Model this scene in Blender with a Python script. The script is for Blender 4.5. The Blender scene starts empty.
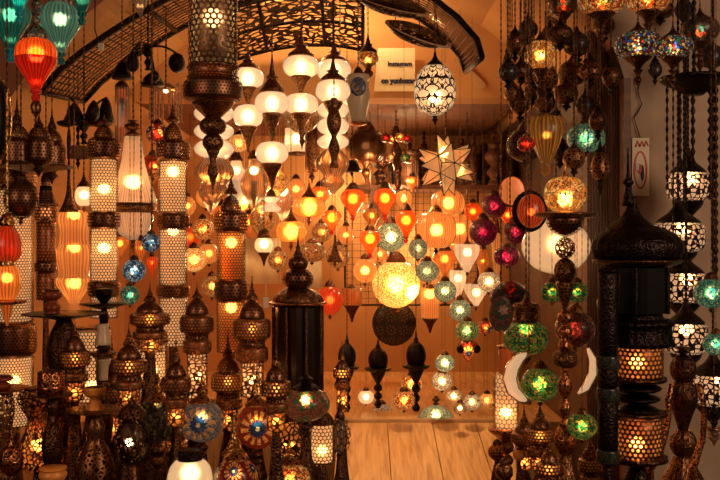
import bpy, bmesh, math, random
from mathutils import Vector, Matrix
random.seed(7)
S = bpy.context.scene
col = S.collection
# ------------------------------------------------------------------ camera, world, exposure
CZ = 1.6
cam = bpy.data.objects.new('camera', bpy.data.cameras.new('camera'))
cam.location = (0, 0, CZ); cam.rotation_euler = (math.pi/2, 0, 0)
cam.data.sensor_width = 36; cam.data.lens = 45; cam.data.clip_start = .05
cam.data.dof.use_dof = False
col.objects.link(cam); S.camera = cam
w = bpy.data.worlds.new('world'); S.world = w; w.use_nodes = True
w.node_tree.nodes['Background'].inputs[0].default_value = (.95, .62, .50, 1)
w.node_tree.nodes['Background'].inputs[1].default_value = .03
S.view_settings.view_transform = 'Standard'; S.view_settings.look = 'None'
S.view_settings.exposure = 0; S.view_settings.gamma = 1; S.view_settings.use_curve_mapping = False
S.cycles.max_bounces = 6; S.cycles.transparent_max_bounces = 20
S.cycles.caustics_reflective = False; S.cycles.caustics_refractive = False
S.cycles.sample_clamp_indirect = 3

def point_lamp(x, y, z, e, c=(1, .62, .28), r=.05):
    l = bpy.data.lights.new('unseen_light', 'POINT'); l.energy = e; l.color = c; l.shadow_soft_size = r
    o = bpy.data.objects.new('unseen_light', l); o.location = (x, y, z); col.objects.link(o)
    return o
def area_lamp(loc, target, e, sx, sy, c):
    l = bpy.data.lights.new('area_light', 'AREA'); l.shape = 'RECTANGLE'; l.size = sx; l.size_y = sy; l.energy = e; l.color = c
    o = bpy.data.objects.new('area_light', l); o.location = loc
    o.rotation_euler = (Vector(target)-Vector(loc)).to_track_quat('-Z', 'Y').to_euler(); col.objects.link(o)
# unseen fill lights added beside the camera to brighten pier and left wares
area_lamp((2.3, .6, 2.4), (1.3, 3.7, 1.5), 40, 1.0, 1.0, (1, .70, .48))
area_lamp((-2.0, .2, 2.4), (-.7, 3.0, 1.2), 15, 1.0, 1.0, (1, .62, .40))
# bare point lights added in vault and recess to brighten the walls
for x, y, z, e in ((-.25, 4.15, 2.45, 3), (.45, 4.6, 2.2, 3), (-.75, 4.4, 2.0, 4), (.1, 5.6, 2.0, 10), (.35, 6.1, 1.25, 9), (-.6, 5.9, 1.9, 10), (-.5, 4.85, 1.5, 8), (.3, 6.2, 2.0, 7), (-.15, 6.62, 1.95, 10), (.42, 6.66, 1.55, 10), (-.85, 6.55, 1.9, 9)):
    point_lamp(x, y, z, e)
l_ = bpy.data.lights.new('ramp_fill_spot', 'SPOT'); l_.energy = 150; l_.color = (1, .68, .36); l_.spot_size = math.radians(50); l_.spot_blend = .6; l_.shadow_soft_size = .05  # unseen spot added overhead to brighten the ramp planks
o_ = bpy.data.objects.new('ramp_fill_spot', l_); o_.location = (.35, 4.2, 2.7); o_.rotation_euler = (math.radians(4), 0, 0); col.objects.link(o_)
for x in (-.45, -.25, -.05, .12): point_lamp(x, 4.74, 2.83, 3., (1, .72, .36), .02)
W_ = lambda px, py, Y: Vector(((px-360)*Y/900, Y, CZ+(240-py)*Y/900))

# ------------------------------------------------------------------ materials
class G:
    def __init__(s, name):
        s.m = bpy.data.materials.new(name); s.m.use_nodes = True
        s.t = s.m.node_tree; s.t.nodes.clear(); s.out = s.n('OutputMaterial')
    def n(s, t, **k):
        x = s.t.nodes.new('ShaderNode'+t)
        for a, b in k.items(): setattr(x, a, b)
        return x
    def l(s, a, b): s.t.links.new(a, b)
    def put(s, inp, v):
        if isinstance(v, bpy.types.NodeSocket): s.l(v, inp)
        else: inp.default_value = v
    def math(s, op, a, b=0., c=0.):
        x = s.n('Math', operation=op); s.put(x.inputs[0], a); s.put(x.inputs[1], b); s.put(x.inputs[2], c); return x.outputs[0]
    def uv(s):
        return s.n('TexCoord').outputs['UV']
    def obj(s): return s.n('TexCoord').outputs['Object']
    def noise(s, scale, det=4, vec=None, dist=0.):
        x = s.n('TexNoise'); x.inputs['Scale'].default_value = scale; x.inputs['Detail'].default_value = det; x.inputs['Distortion'].default_value = dist
        if vec: s.l(vec, x.inputs['Vector'])
        return x.outputs[0]
    def voro(s, scale, feature='F1', rnd=1., vec=None):
        x = s.n('TexVoronoi', feature=feature); x.inputs['Scale'].default_value = scale
        if 'Randomness' in x.inputs: x.inputs['Randomness'].default_value = rnd
        if vec: s.l(vec, x.inputs['Vector'])
        return x
    def ramp(s, fac, stops, const=False):
        x = s.n('ValToRGB'); s.l(fac, x.inputs[0]); e = x.color_ramp.elements
        if const: x.color_ramp.interpolation = 'CONSTANT'
        while len(e) < len(stops): e.new(.5)
        for i, (p, c) in enumerate(stops): e[i].position = p; e[i].color = tuple(c)+(1,)
        return x.outputs[0]
    def mixc(s, f, a, b):
        x = s.n('Mix', data_type='RGBA'); s.put(x.inputs[0], f)
        s.put(x.inputs[6], a if isinstance(a, bpy.types.NodeSocket) else tuple(a)+(1,)); s.put(x.inputs[7], b if isinstance(b, bpy.types.NodeSocket) else tuple(b)+(1,)); return x.outputs[2]
    def pbr(s, c, rough=.5, metal=0., bump=None, bs=.3, **k):
        x = s.n('BsdfPrincipled'); s.put(x.inputs['Base Color'], c if isinstance(c, bpy.types.NodeSocket) else tuple(c)+(1,))
        s.put(x.inputs['Roughness'], rough); s.put(x.inputs['Metallic'], metal)
        for a, b in k.items(): s.put(x.inputs[a.replace('_', ' ')], b)
        if bump is not None:
            b = s.n('Bump'); b.inputs['Strength'].default_value = bs; b.inputs['Distance'].default_value = .004; s.l(bump, b.inputs['Height']); s.l(b.outputs[0], x.inputs['Normal'])
        return x.outputs[0]
    def mix(s, f, a, b):
        x = s.n('MixShader'); s.put(x.inputs[0], f); s.l(a, x.inputs[1]); s.l(b, x.inputs[2]); return x.outputs[0]
    def add(s, a, b):
        x = s.n('AddShader'); s.l(a, x.inputs[0]); s.l(b, x.inputs[1]); return x.outputs[0]
    def end(s, sh): s.l(sh, s.out.inputs[0]); return s.m
    def transp(s, c=(1, 1, 1)):
        x = s.n('BsdfTransparent'); s.put(x.inputs[0], c if isinstance(c, bpy.types.NodeSocket) else tuple(c)+(1,)); return x.outputs[0]
    def glassy(s, c, tr=.15, em=.15, tcol=None, rough=.25, rr=.62):
        """lamp glass: lets light through diffusely, a little clear, a sheen on top"""
        cc = c if isinstance(c, bpy.types.NodeSocket) else tuple(c)+(1,)
        t = s.n('BsdfTranslucent'); s.put(t.inputs[0], cc)
        d = s.n('BsdfDiffuse'); s.put(d.inputs[0], cc)
        g = s.n('BsdfGlossy'); g.inputs['Roughness'].default_value = rough; g.inputs[0].default_value = (1, 1, 1, 1)
        e = s.n('Emission'); s.put(e.inputs[0], cc); e.inputs[1].default_value = em
        rf = s.n('BsdfRefraction'); s.put(rf.inputs[0], cc); rf.inputs['Roughness'].default_value = rr; rf.inputs['IOR'].default_value = 1.22
        body = s.mix(.3, t.outputs[0], d.outputs[0])
        body = s.mix(.62, body, rf.outputs[0])
        body = s.add(body, e.outputs[0])
        body = s.mix(tr, body, s.transp(tcol or c))
        f = s.n('Fresnel'); f.inputs[0].default_value = 1.45
        return s.mix(f.outputs[0], body, g.outputs[0])

def hexd(g, sp):
    uv = g.n('SeparateXYZ'); g.l(g.uv(), uv.inputs[0])
    x = g.math('DIVIDE', uv.outputs[0], sp); y = g.math('DIVIDE', uv.outputs[1], sp*1.732)
    def ln(o):
        a = g.math('SUBTRACT', g.math('FRACT', g.math('ADD', x, o)), .5)
        b = g.math('MULTIPLY', g.math('SUBTRACT', g.math('FRACT', g.math('ADD', y, o)), .5), 1.732)
        return g.math('SQRT', g.math('ADD', g.math('MULTIPLY', a, a), g.math('MULTIPLY', b, b)))
    return g.math('MINIMUM', ln(0.), ln(.5))

def metal(name, c, rough=.4, c2=None, sc=60, bs=.8, fil=115):
    g = G(name); n = g.noise(sc, 5, g.obj())
    cc = g.ramp(n, [(.3, c), (.7, c2 or tuple(v*.45 for v in c))])
    v = g.voro(fil, 'DISTANCE_TO_EDGE', .9, g.obj())
    k = g.ramp(v.outputs['Distance'], [(.0, (1.25,)*3), (.10, (1., )*3), (.22, (.22,)*3)])
    mx = g.n('Mix', data_type='RGBA', blend_type='MULTIPLY'); mx.inputs[0].default_value = 1.; g.l(cc, mx.inputs[6]); g.l(k, mx.inputs[7])
    inv = g.math('SUBTRACT', .3, v.outputs['Distance'])
    return g.end(g.pbr(mx.outputs[2], rough, 1., bump=inv, bs=bs))
def perf(name, c, sp, fr, rough=.4):
    g = G(name); d = hexd(g, sp)
    m = g.math('LESS_THAN', d, fr)
    return g.end(g.mix(m, g.pbr(c, rough, 1.), g.transp()))
def fret(name, c, scale, th, rnd=1., rough=.45):
    g = G(name); v = g.voro(scale, 'DISTANCE_TO_EDGE', rnd, g.uv())
    m = g.math('GREATER_THAN', v.outputs['Distance'], th)
    return g.end(g.mix(m, g.pbr(c, rough, 1.), g.transp()))
def glass(name, c, tr=.15, em=.15, ribs=0, rd=.45, **k):
    g = G(name)
    if ribs:   # ribbed glass: deeper-tinted stripes painted in, standing in for the ribs' shading
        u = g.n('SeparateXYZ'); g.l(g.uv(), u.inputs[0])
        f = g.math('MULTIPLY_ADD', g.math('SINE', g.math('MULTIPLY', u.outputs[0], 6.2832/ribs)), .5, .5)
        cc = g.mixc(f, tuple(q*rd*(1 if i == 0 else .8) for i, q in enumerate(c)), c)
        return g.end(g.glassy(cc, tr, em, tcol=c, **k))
    return g.end(g.glassy(c, tr, em, **k))
def bulb(name, c, s):
    g = G(name); e = g.n('Emission'); e.inputs[0].default_value = tuple(c)+(1,); e.inputs[1].default_value = s
    return g.end(e.outputs[0])
def mosaic(name, pal, scale=110, em=.2, tr=.1, grout=.07):
    g = G(name); u = g.uv(); v = g.voro(scale, 'F1', .8, u)
    sp = g.n('SeparateColor'); g.l(v.outputs['Color'], sp.inputs[0])
    n = len(pal); c = g.ramp(sp.outputs[0], [(i/n, p) for i, p in enumerate(pal)], True)
    e = g.voro(scale, 'DISTANCE_TO_EDGE', .8, u)
    m = g.math('LESS_THAN', e.outputs['Distance'], grout)
    return g.end(g.mix(m, g.glassy(c, tr, em), g.pbr((.02, .015, .012), .6)))
def flower(name, cen, petal, ground, em=.2, cell=.075, n=12, tr=.06):
    """mosaic glass with round flowers laid in it"""
    g = G(name); uv = g.n('SeparateXYZ'); g.l(g.uv(), uv.inputs[0])
    f = lambda o: g.math('MULTIPLY', g.math('SUBTRACT', g.math('FRACT', g.math('DIVIDE', o, cell)), .5), 2.)
    x, y = f(uv.outputs[0]), f(g.math('ADD', uv.outputs[1], cell*.16))
    r = g.math('SQRT', g.math('ADD', g.math('MULTIPLY', x, x), g.math('MULTIPLY', y, y)))
    a = g.math('ARCTAN2', y, x); w = g.math('SINE', g.math('MULTIPLY', a, float(n)))
    pet = g.math('GREATER_THAN', w, -.1)
    v = g.voro(150, 'F1', .8, g.uv()); sp = g.n('SeparateColor'); g.l(v.outputs['Color'], sp.inputs[0])
    gr = g.mixc(sp.outputs[0], ground, tuple(q*.4 for q in ground))
    c = g.mixc(pet, gr, petal)
    c = g.mixc(g.math('GREATER_THAN', r, .82), c, gr)
    c = g.mixc(g.math('LESS_THAN', r, g.math('ADD', .36, g.math('MULTIPLY', w, .07))), c, cen)
    c = g.mixc(g.math('LESS_THAN', r, .10), c, (.9, .7, .3))
    e = g.voro(150, 'DISTANCE_TO_EDGE', .8, g.uv())
    m = g.math('LESS_THAN', e.outputs['Distance'], .05)
    return g.end(g.mix(m, g.glassy(c, tr, em), g.pbr((.03, .02, .015), .6)))
M = {}
M['bronze'] = metal('bronze', (.36, .16, .07), .36)
M['dark'] = metal('dark_bronze', (.19, .085, .048), .4)
M['black'] = metal('black_iron', (.045, .03, .026), .42)
M['brass'] = metal('brass', (.85, .45, .14), .3, fil=70)
M['copper'] = metal('copper', (.70, .27, .10), .32, fil=90)
M['silver'] = metal('silver', (.45, .38, .30), .35)
M['redwood'] = G('red_wood'); M['redwood'] = M['redwood'].end(M['redwood'].pbr((.30, .055, .022), .3))
g = G('terracotta'); M['terra'] = g.end(g.pbr(g.ramp(g.noise(40, 3, g.obj()), [(.3, (1., .40, .07)), (.7, (.85, .28, .05))]), .35))
g = G('cream_ceramic'); M['ceramic'] = g.end(g.pbr((.78, .58, .36), .3))
g = G('paper'); M['paper'] = g.end(g.pbr((.85, .72, .50), .8))
M['towerp'] = perf('pierced_bronze', (.15, .065, .03), .0125, .40)
M['towerp2'] = perf('pierced_bronze_small', (.15, .065, .03), .0115, .39)
M['bandp'] = perf('pierced_band', (.24, .10, .05), .0135, .30)
M['bandd'] = perf('fine_pierced_dark', (.24, .11, .06), .0115, .27)
M['bigp'] = None
M['bigp'] = perf('pierced_ring_lattice', (.20, .10, .05), .0195, .35)
M['bigliner'] = glass('brown_inner_glass', (.42, .28, .17), .5, .03)  # plain brown tint for the glass inside the large lantern
M['honey'] = perf('honeycomb_brass', (.40, .22, .09), .017, .42)
M['frets'] = fret('pierced_leaf', (.32, .14, .06), 68, .14)
M['fretb'] = fret('pierced_scroll', (.05, .03, .02), 60, .14)
M['tri'] = perf('pierced_diamonds', (.14, .055, .025), .0155, .31)
M['drumg'] = glass('cream_drum_glass', (1., .68, .38), .05, .36)
M['discg'] = glass('orange_disc_glass', (1., .30, .07), 0, .42)
M['wirem'] = perf('wire_diamond', (.06, .04, .03), .026, .46)
CREAM = (1., .66, .33); WARM = (1., .45, .12)
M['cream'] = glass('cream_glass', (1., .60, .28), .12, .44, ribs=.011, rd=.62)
M['liner'] = glass('frosted_liner', (1., .60, .27), .22, .44)
M['linerd'] = glass('amber_liner', (1., .40, .10), .30, .05)
M['white'] = glass('white_glass', (1., .76, .49), .06, .42)
M['pearl'] = glass('pearl_glass', (1., .74, .46), .10, .30)
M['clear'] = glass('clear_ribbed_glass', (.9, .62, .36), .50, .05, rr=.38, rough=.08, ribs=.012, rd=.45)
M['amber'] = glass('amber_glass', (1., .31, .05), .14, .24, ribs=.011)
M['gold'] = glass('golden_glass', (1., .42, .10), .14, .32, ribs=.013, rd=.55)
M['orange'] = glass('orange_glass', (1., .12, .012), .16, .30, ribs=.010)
M['red'] = glass('red_glass', (.85, .03, .015), .2, .15)
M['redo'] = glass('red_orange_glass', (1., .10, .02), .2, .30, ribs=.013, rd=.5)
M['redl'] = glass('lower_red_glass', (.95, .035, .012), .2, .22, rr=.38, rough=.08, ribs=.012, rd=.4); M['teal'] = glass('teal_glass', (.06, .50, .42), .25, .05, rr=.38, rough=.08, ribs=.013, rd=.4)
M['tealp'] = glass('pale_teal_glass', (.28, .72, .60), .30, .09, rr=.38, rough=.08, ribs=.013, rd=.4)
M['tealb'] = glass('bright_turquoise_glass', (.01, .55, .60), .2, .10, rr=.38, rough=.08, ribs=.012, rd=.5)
M['smoke'] = glass('smoked_glass', (.10, .10, .09), .5, .0)
M['darkg'] = glass('dark_panel_glass', (.10, .04, .02), .35, .01)
M['mblue'] = mosaic('blue_mosaic', [(.05, .20, .5), (.3, .55, .8), (.03, .1, .3), (.6, .75, .8)], em=.12)
M['mgreen'] = mosaic('green_mosaic', [(.2, .4, .12), (.65, .65, .2), (.06, .28, .08), (.7, .7, .4)], em=.10)
M['mgreend'] = mosaic('deep_green_mosaic', [(.03, .22, .05), (.4, .4, .05), (.01, .1, .03), (.5, .25, .05), (.1, .4, .1)], 140, .10, .12)
M['mpale'] = mosaic('pale_green_mosaic', [(.7, .7, .42), (.45, .55, .28), (.85, .8, .55), (.3, .42, .2)], 130, .22)
M['mcream'] = mosaic('cream_mosaic', [(1., .75, .42), (1., .5, .2), (.95, .85, .6), (.7, .35, .15)], 130, .35)
M['mgold'] = mosaic('golden_mosaic', [(1., .55, .12), (1., .4, .06), (1., .7, .3), (1., .25, .04)], 120, .55, .12, .04)
M['morange'] = mosaic('orange_mosaic', [(1., .22, .03), (1., .45, .08), (.6, .06, .01), (1., .6, .2)], 110, .36)
M['mred'] = mosaic('red_mosaic', [(.45, .01, .015), (.25, .005, .01), (.6, .05, .02), (.15, .01, .01)], 120, .08, .08)
M['mdred'] = mosaic('dark_red_mosaic', [(.12, .01, .01), (.06, .004, .006), (.22, .02, .01), (.04, .005, .006)], 120, .12, .03)
M['mmag'] = mosaic('magenta_mosaic', [(.35, .005, .05), (.18, .003, .03), (.5, .03, .08), (.1, .002, .02)], 110, .12, .08)
M['mteal'] = mosaic('teal_mosaic', [(.04, .30, .26), (.1, .4, .2), (.02, .15, .2), (.4, .55, .4)], 150, .10)
M['mmulti'] = mosaic('multicolour_mosaic', [(.7, .05, .02), (.9, .5, .1), (.05, .3, .1), (.05, .12, .5), (.9, .8, .5), (.12, .01, .01), (.05, .02, .02)], 120, .22, .1, .1)
M['mdark'] = mosaic('dark_mosaic', [(.02, .02, .04), (.1, .01, .01), (.02, .06, .05), (.08, .04, .01), (.3, .05, .02)], 120, .02)
M['fblue'] = flower('blue_flower_mosaic', (.01, .05, .16), (.95, .45, .14), (.42, .34, .34), .10, .139)
M['forange'] = flower('orange_flower_mosaic', (.005, .04, .10), (1., .42, .07), (.50, .04, .01), .22, .139)
M['fred'] = flower('red_flower_mosaic', (.01, .03, .06), (1., .40, .12), (.42, .02, .01), .14, .077, 14)
M['fpink'] = flower('pink_patch_mosaic', (.9, .42, .25), (.05, .16, .04), (.4, .12, .06), .10, .09, 6)
M['fdark'] = flower('dark_flower_mosaic', (.03, .015, .01), (.35, .15, .05), (.06, .02, .01), .02, .10, 8)
M['crackle'] = mosaic('crackle_gold_glass', [(1., .5, .12), (.9, .35, .06), (1., .65, .25), (.6, .2, .04)], 90, .18, .2, .05)
g = G('cutout_circles')    # metal net of round cutouts over cream glass
r2 = g.voro(54, 'DISTANCE_TO_EDGE', .6, g.uv()); m3 = g.math('LESS_THAN', r2.outputs['Distance'], .12)
M['circ'] = g.end(g.mix(m3, g.glassy((1., .62, .36), .14, .42), g.pbr((.035, .02, .014), .5, 1.)))
g = G('scroll_pierced')    # interlaced scrollwork plate
tc = g.uv(); nz = g.n('TexNoise'); nz.inputs['Scale'].default_value = 16; nz.inputs['Detail'].default_value = 1; g.l(tc, nz.inputs['Vector'])
va = g.n('VectorMath', operation='MULTIPLY_ADD'); g.l(nz.outputs['Color'], va.inputs[0]); va.inputs[1].default_value = (.06, .06, 0); g.l(tc, va.inputs[2])
mp = g.n('Mapping'); g.l(va.outputs[0], mp.inputs[0]); mp.inputs['Scale'].default_value = (.75, 1.4, 1)
v = g.voro(26, 'DISTANCE_TO_EDGE', 1, mp.outputs[0]); m = g.math('GREATER_THAN', v.outputs['Distance'], .11)
M['scroll'] = g.end(g.mix(m, g.pbr((.05, .025, .012), .5, .6), g.transp()))
# egg lamp: cream glass behind a symmetrical scroll overlay
g = G('scroll_overlay_glass'); sx = g.n('SeparateXYZ'); g.l(g.uv(), sx.inputs[0])
cx_ = g.math('PINGPONG', sx.outputs[0], .0363); cv = g.n('CombineXYZ'); g.l(cx_, cv.inputs[0]); g.l(sx.outputs[1], cv.inputs[1])
nz = g.n('TexNoise'); nz.inputs['Scale'].default_value = 28; nz.inputs['Detail'].default_value = 1; g.l(cv.outputs[0], nz.inputs['Vector'])
va = g.n('VectorMath', operation='MULTIPLY_ADD'); g.l(nz.outputs['Color'], va.inputs[0]); va.inputs[1].default_value = (.035, .035, 0); g.l(cv.outputs[0], va.inputs[2])
v = g.voro(46, 'DISTANCE_TO_EDGE', 1, va.outputs[0]); m = g.math('LESS_THAN', v.outputs['Distance'], .09)
M['egg'] = g.end(g.mix(m, g.glassy((1., .70, .40), .14, .50), g.pbr((.03, .02, .015), .5, 1.)))
M['starg'] = glass('star_glass', (1., .56, .22), .30, .34)
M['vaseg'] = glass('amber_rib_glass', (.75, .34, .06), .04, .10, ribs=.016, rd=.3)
M['mdim'] = mosaic('dim_green_mosaic', [(.04, .14, .08), (.2, .22, .1), (.02, .08, .05), (.3, .3, .2)], 150, .0, .02)
M['leafg'] = glass('leaf_green', (.05, .14, .05), 0, 0)
M['crackled'] = mosaic('dark_crackle_glass', [(.25, .18, .08), (.1, .07, .04), (.4, .28, .12), (.06, .04, .03)], 90, .03, .2)
M['tri_dark'] = fret('dark_weave', (.07, .04, .03), 60, .22)
BC = (1., .70, .36)
M['b1'] = bulb('bulb_dim', BC, 7); M['b2'] = bulb('bulb_mid', BC, 15); M['b3'] = bulb('bulb_bright', BC, 25)
M['bred'] = bulb('bulb_red', (1, .25, .06), 25)
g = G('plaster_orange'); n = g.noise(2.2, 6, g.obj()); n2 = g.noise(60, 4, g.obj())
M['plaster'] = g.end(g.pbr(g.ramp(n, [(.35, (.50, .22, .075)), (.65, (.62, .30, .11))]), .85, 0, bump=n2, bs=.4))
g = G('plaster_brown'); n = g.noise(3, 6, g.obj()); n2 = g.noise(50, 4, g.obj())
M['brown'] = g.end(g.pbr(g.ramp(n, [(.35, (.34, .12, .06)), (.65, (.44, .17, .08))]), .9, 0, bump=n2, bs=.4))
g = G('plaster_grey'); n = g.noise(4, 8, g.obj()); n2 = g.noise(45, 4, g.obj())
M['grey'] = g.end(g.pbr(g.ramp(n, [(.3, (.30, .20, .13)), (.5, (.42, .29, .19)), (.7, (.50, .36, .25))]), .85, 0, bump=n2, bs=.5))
g = G('wood_planks'); mp = g.n('Mapping'); g.l(g.obj(), mp.inputs[0]); mp.inputs['Scale'].default_value = (9, .8, 1)
n = g.noise(3.5, 7, mp.outputs[0], 1.2)
M['plank'] = g.end(g.pbr(g.ramp(n, [(.3, (.50, .22, .07)), (.55, (.74, .38, .14)), (.75, (.84, .48, .20))]), .42, 0, bump=n, bs=.25))
g = G('dark_wood'); mp = g.n('Mapping'); g.l(g.obj(), mp.inputs[0]); mp.inputs['Scale'].default_value = (1, 1, 8)
n = g.noise(6, 5, mp.outputs[0]); M['dwood'] = g.end(g.pbr(g.ramp(n, [(.3, (.10, .035, .015)), (.7, (.19, .07, .03))]), .55, 0, bump=n))
g = G('tan_wood'); n = g.noise(8, 5, g.obj()); M['twood'] = g.end(g.pbr(g.ramp(n, [(.3, (.45, .25, .12)), (.7, (.6, .36, .18))]), .5))
g = G('floor_stone'); n = g.noise(5, 6, g.obj()); M['stone'] = g.end(g.pbr(g.ramp(n, [(.3, (.10, .06, .04)), (.7, (.17, .10, .06))]), .7))
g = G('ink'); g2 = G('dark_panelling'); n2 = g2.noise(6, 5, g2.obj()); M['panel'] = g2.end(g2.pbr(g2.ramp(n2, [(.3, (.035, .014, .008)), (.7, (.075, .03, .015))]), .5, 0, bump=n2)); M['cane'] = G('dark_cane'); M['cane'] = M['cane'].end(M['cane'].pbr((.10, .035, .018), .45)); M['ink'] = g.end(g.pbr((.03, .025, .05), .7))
g = G('printed_red'); M['pred'] = g.end(g.pbr((.62, .06, .03), .6))
g = G('white_plastic'); M['plastic'] = g.end(g.pbr((.8, .68, .5), .4))
g = G('banner_cloth'); n = g.noise(30, 3, g.obj()); M['banner'] = g.end(g.pbr(g.ramp(n, [(.3, (.86, .62, .34)), (.7, (.92, .70, .42))]), .8))
g = G('cream_linen'); n = g.noise(200, 2, g.obj()); M['linen'] = g.end(g.pbr((.95, .76, .48), .9))

# ------------------------------------------------------------------ mesh helpers
def link(o, parent=None):
    col.objects.link(o)
    if parent: o.parent = parent
    return o
def mesh_obj(name, bm, mat, parent=None, smooth=True):
    me = bpy.data.meshes.new(name); bm.to_mesh(me); bm.free()
    for m in (mat if isinstance(mat, list) else [mat]): me.materials.append(m)
    if smooth:
        for p in me.polygons: p.use_smooth = True
    return link(bpy.data.objects.new(name, me), parent)
def tag(o, label, cat, grp=None):
    o['label'] = label; o['category'] = cat
    if grp: o['group'] = grp
    return o
def struct(o): o['kind'] = 'structure'; return o
def box(bm, lo, hi, mi=0):
    v = [bm.verts.new((x, y, z)) for z in (lo[2], hi[2]) for y in (lo[1], hi[1]) for x in (lo[0], hi[0])]
    for f in ((0, 2, 3, 1), (4, 5, 7, 6), (0, 1, 5, 4), (2, 6, 7, 3), (0, 4, 6, 2), (1, 3, 7, 5)):
        bm.faces.new([v[i] for i in f]).material_index = mi
def tube(bm, pts, r, seg=8, r1=None):
    pts = [Vector(p) for p in pts]; rings = []
    for i, p in enumerate(pts):
        d = (pts[min(i+1, len(pts)-1)]-pts[max(i-1, 0)]).normalized()
        a = d.cross(Vector((0, 0, 1)));
        if a.length < .05: a = d.cross(Vector((0, 1, 0)))
        a.normalize(); b = d.cross(a); rr = r if r1 is None else r+(r1-r)*i/(len(pts)-1)
        rings.append([bm.verts.new(p+(a*math.cos(t)+b*math.sin(t))*rr) for t in [2*math.pi*k/seg for k in range(seg)]])
    for a, b in zip(rings, rings[1:]):
        for k in range(seg): bm.faces.new((a[k], a[(k+1) % seg], b[(k+1) % seg], b[k]))
    bm.faces.new(rings[0][::-1]); bm.faces.new(rings[-1])
PR = {
 'dome': [(0, .10), (.06, .16), (.14, .40), (.3, .66), (.55, .88), (.85, 1), (1, .95)],
 'spire': [(0, .06), (.2, .10), (.4, .20), (.55, .30), (.6, .52), (.66, .40), (.75, .62), (.9, .95), (1, 1)],
 'cone': [(0, .12), (.3, .20), (.6, .45), (.85, .85), (1, 1)],
 'bellcap': [(0, .15), (.15, .45), (.4, .7), (.7, .85), (.85, 1), (1, .98)],
 'cyl': [(0, .93), (.01, 1), (.99, 1), (1, .93)],
 'bulge': [(0, .72), (.12, .95), (.3, 1), (.7, 1), (.88, .95), (1, .72)],
 'band': [(0, .9), (.15, 1.04), (.3, .97), (.7, .97), (.85, 1.04), (1, .9)],
 'ball': [(0, .15), (.04, .40), (.12, .66), (.25, .87), (.4, .98), (.5, 1), (.6, .98), (.75, .87), (.88, .66), (.96, .40), (1, .15)],
 'flat': [(0, .42), (.06, .66), (.18, .86), (.35, .97), (.5, 1), (.65, .97), (.82, .86), (.94, .66), (1, .42)],
 'onion': [(0, .40), (.04, .62), (.12, .85), (.24, .98), (.33, 1), (.45, .93), (.62, .68), (.8, .40), (1, .20)],
 'egg': [(0, .22), (.05, .40), (.2, .70), (.42, .93), (.6, 1), (.78, .93), (.92, .62), (.98, .35), (1, .15)],
 'bell': [(0, .36), (.25, .42), (.5, .55), (.75, .76), (1, 1)],
 'bowl': [(0, .97), (.1, 1), (.4, .93), (.7, .70), (.9, .38), (1, .12)],
 'hour': [(0, .90), (.06, 1), (.15, .92), (.4, .55), (.7, .28), (1, .12)],
 'taper': [(0, 1), (.3, .85), (.7, .45), (1, .2)],
 'drop': [(0, 1), (.15, .6), (.3, .45), (.4, .7), (.5, .78), (.62, .5), (.75, .25), (1, .06)],
 'disc': [(0, .35), (.25, .95), (.5, 1), (.8, .8), (1, .3)],
 'plate': [(0, .98), (.12, 1), (.35, .85), (.7, .5), (1, .28)],
 'pot': [(0, .92), (.08, 1), (.16, .85), (.45, 1.), (.8, .78), (1, .6)],
 'goblet': [(0, .96), (.06, 1), (.3, .92), (.45, .55), (.55, .45), (.68, .55), (.85, .72), (1, .85)],
 'cand': [(0, 1), (.06, .96), (.3, .72), (.7, .60), (1, .62)],
 'turn': [(0, .55), (.08, .9), (.2, 1), (.32, .9), (.4, .55), (.5, .5), (.6, .75), (.75, .85), (.9, .7), (1, .75)],
 'bal': [(0, .35), (.05, .6), (.12, .35), (.2, .7), (.32, 1), (.45, .8), (.55, .35), (.62, .55), (.72, .8), (.82, .5), (.9, .4), (1, .7)],
 'bal2': [(0, .4), (.08, .8), (.18, 1), (.28, .8), (.34, .4), (.42, .75), (.5, .95), (.6, .75), (.66, .4), (.76, .7), (.86, .9), (.95, .6), (1, .5)],
 'foot': [(0, .22), (.15, .3), (.35, .45), (.6, .6), (.8, .85), (.95, 1), (1, 1)],
 'stem': [(0, .7), (.1, 1), (.2, .55), (.8, .55), (.9, 1), (1, 1)],
 'trump': [(0, .14), (.35, .2), (.6, .32), (.8, .6), (1, 1)],
 'tulip': [(0, .80), (.1, .95), (.2, .82), (.35, .5), (.5, .60), (.7, .92), (.85, 1), (.95, .85), (1, .6)],
 'ost': [(0, .25), (.1, .5), (.2, .42), (.3, .75), (.45, 1), (.65, 1), (.8, .7), (.9, .5), (1, .6)],
}
def sm(prof, k=3):
    out = []
    n = len(prof)
    for i in range(n-1):
        p0, p1, p2, p3 = prof[max(i-1, 0)], prof[i], prof[i+1], prof[min(i+2, n-1)]
        for j in range(k):
            t = j/k
            r = .5*((2*p1[1])+(-p0[1]+p2[1])*t+(2*p0[1]-5*p1[1]+4*p2[1]-p3[1])*t*t+(-p0[1]+3*p1[1]-3*p2[1]+p3[1])*t**3)
            out.append((p1[0]+(p2[0]-p1[0])*t, max(r, .02)))
    out.append(prof[-1]); return out
MC = {}
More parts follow.
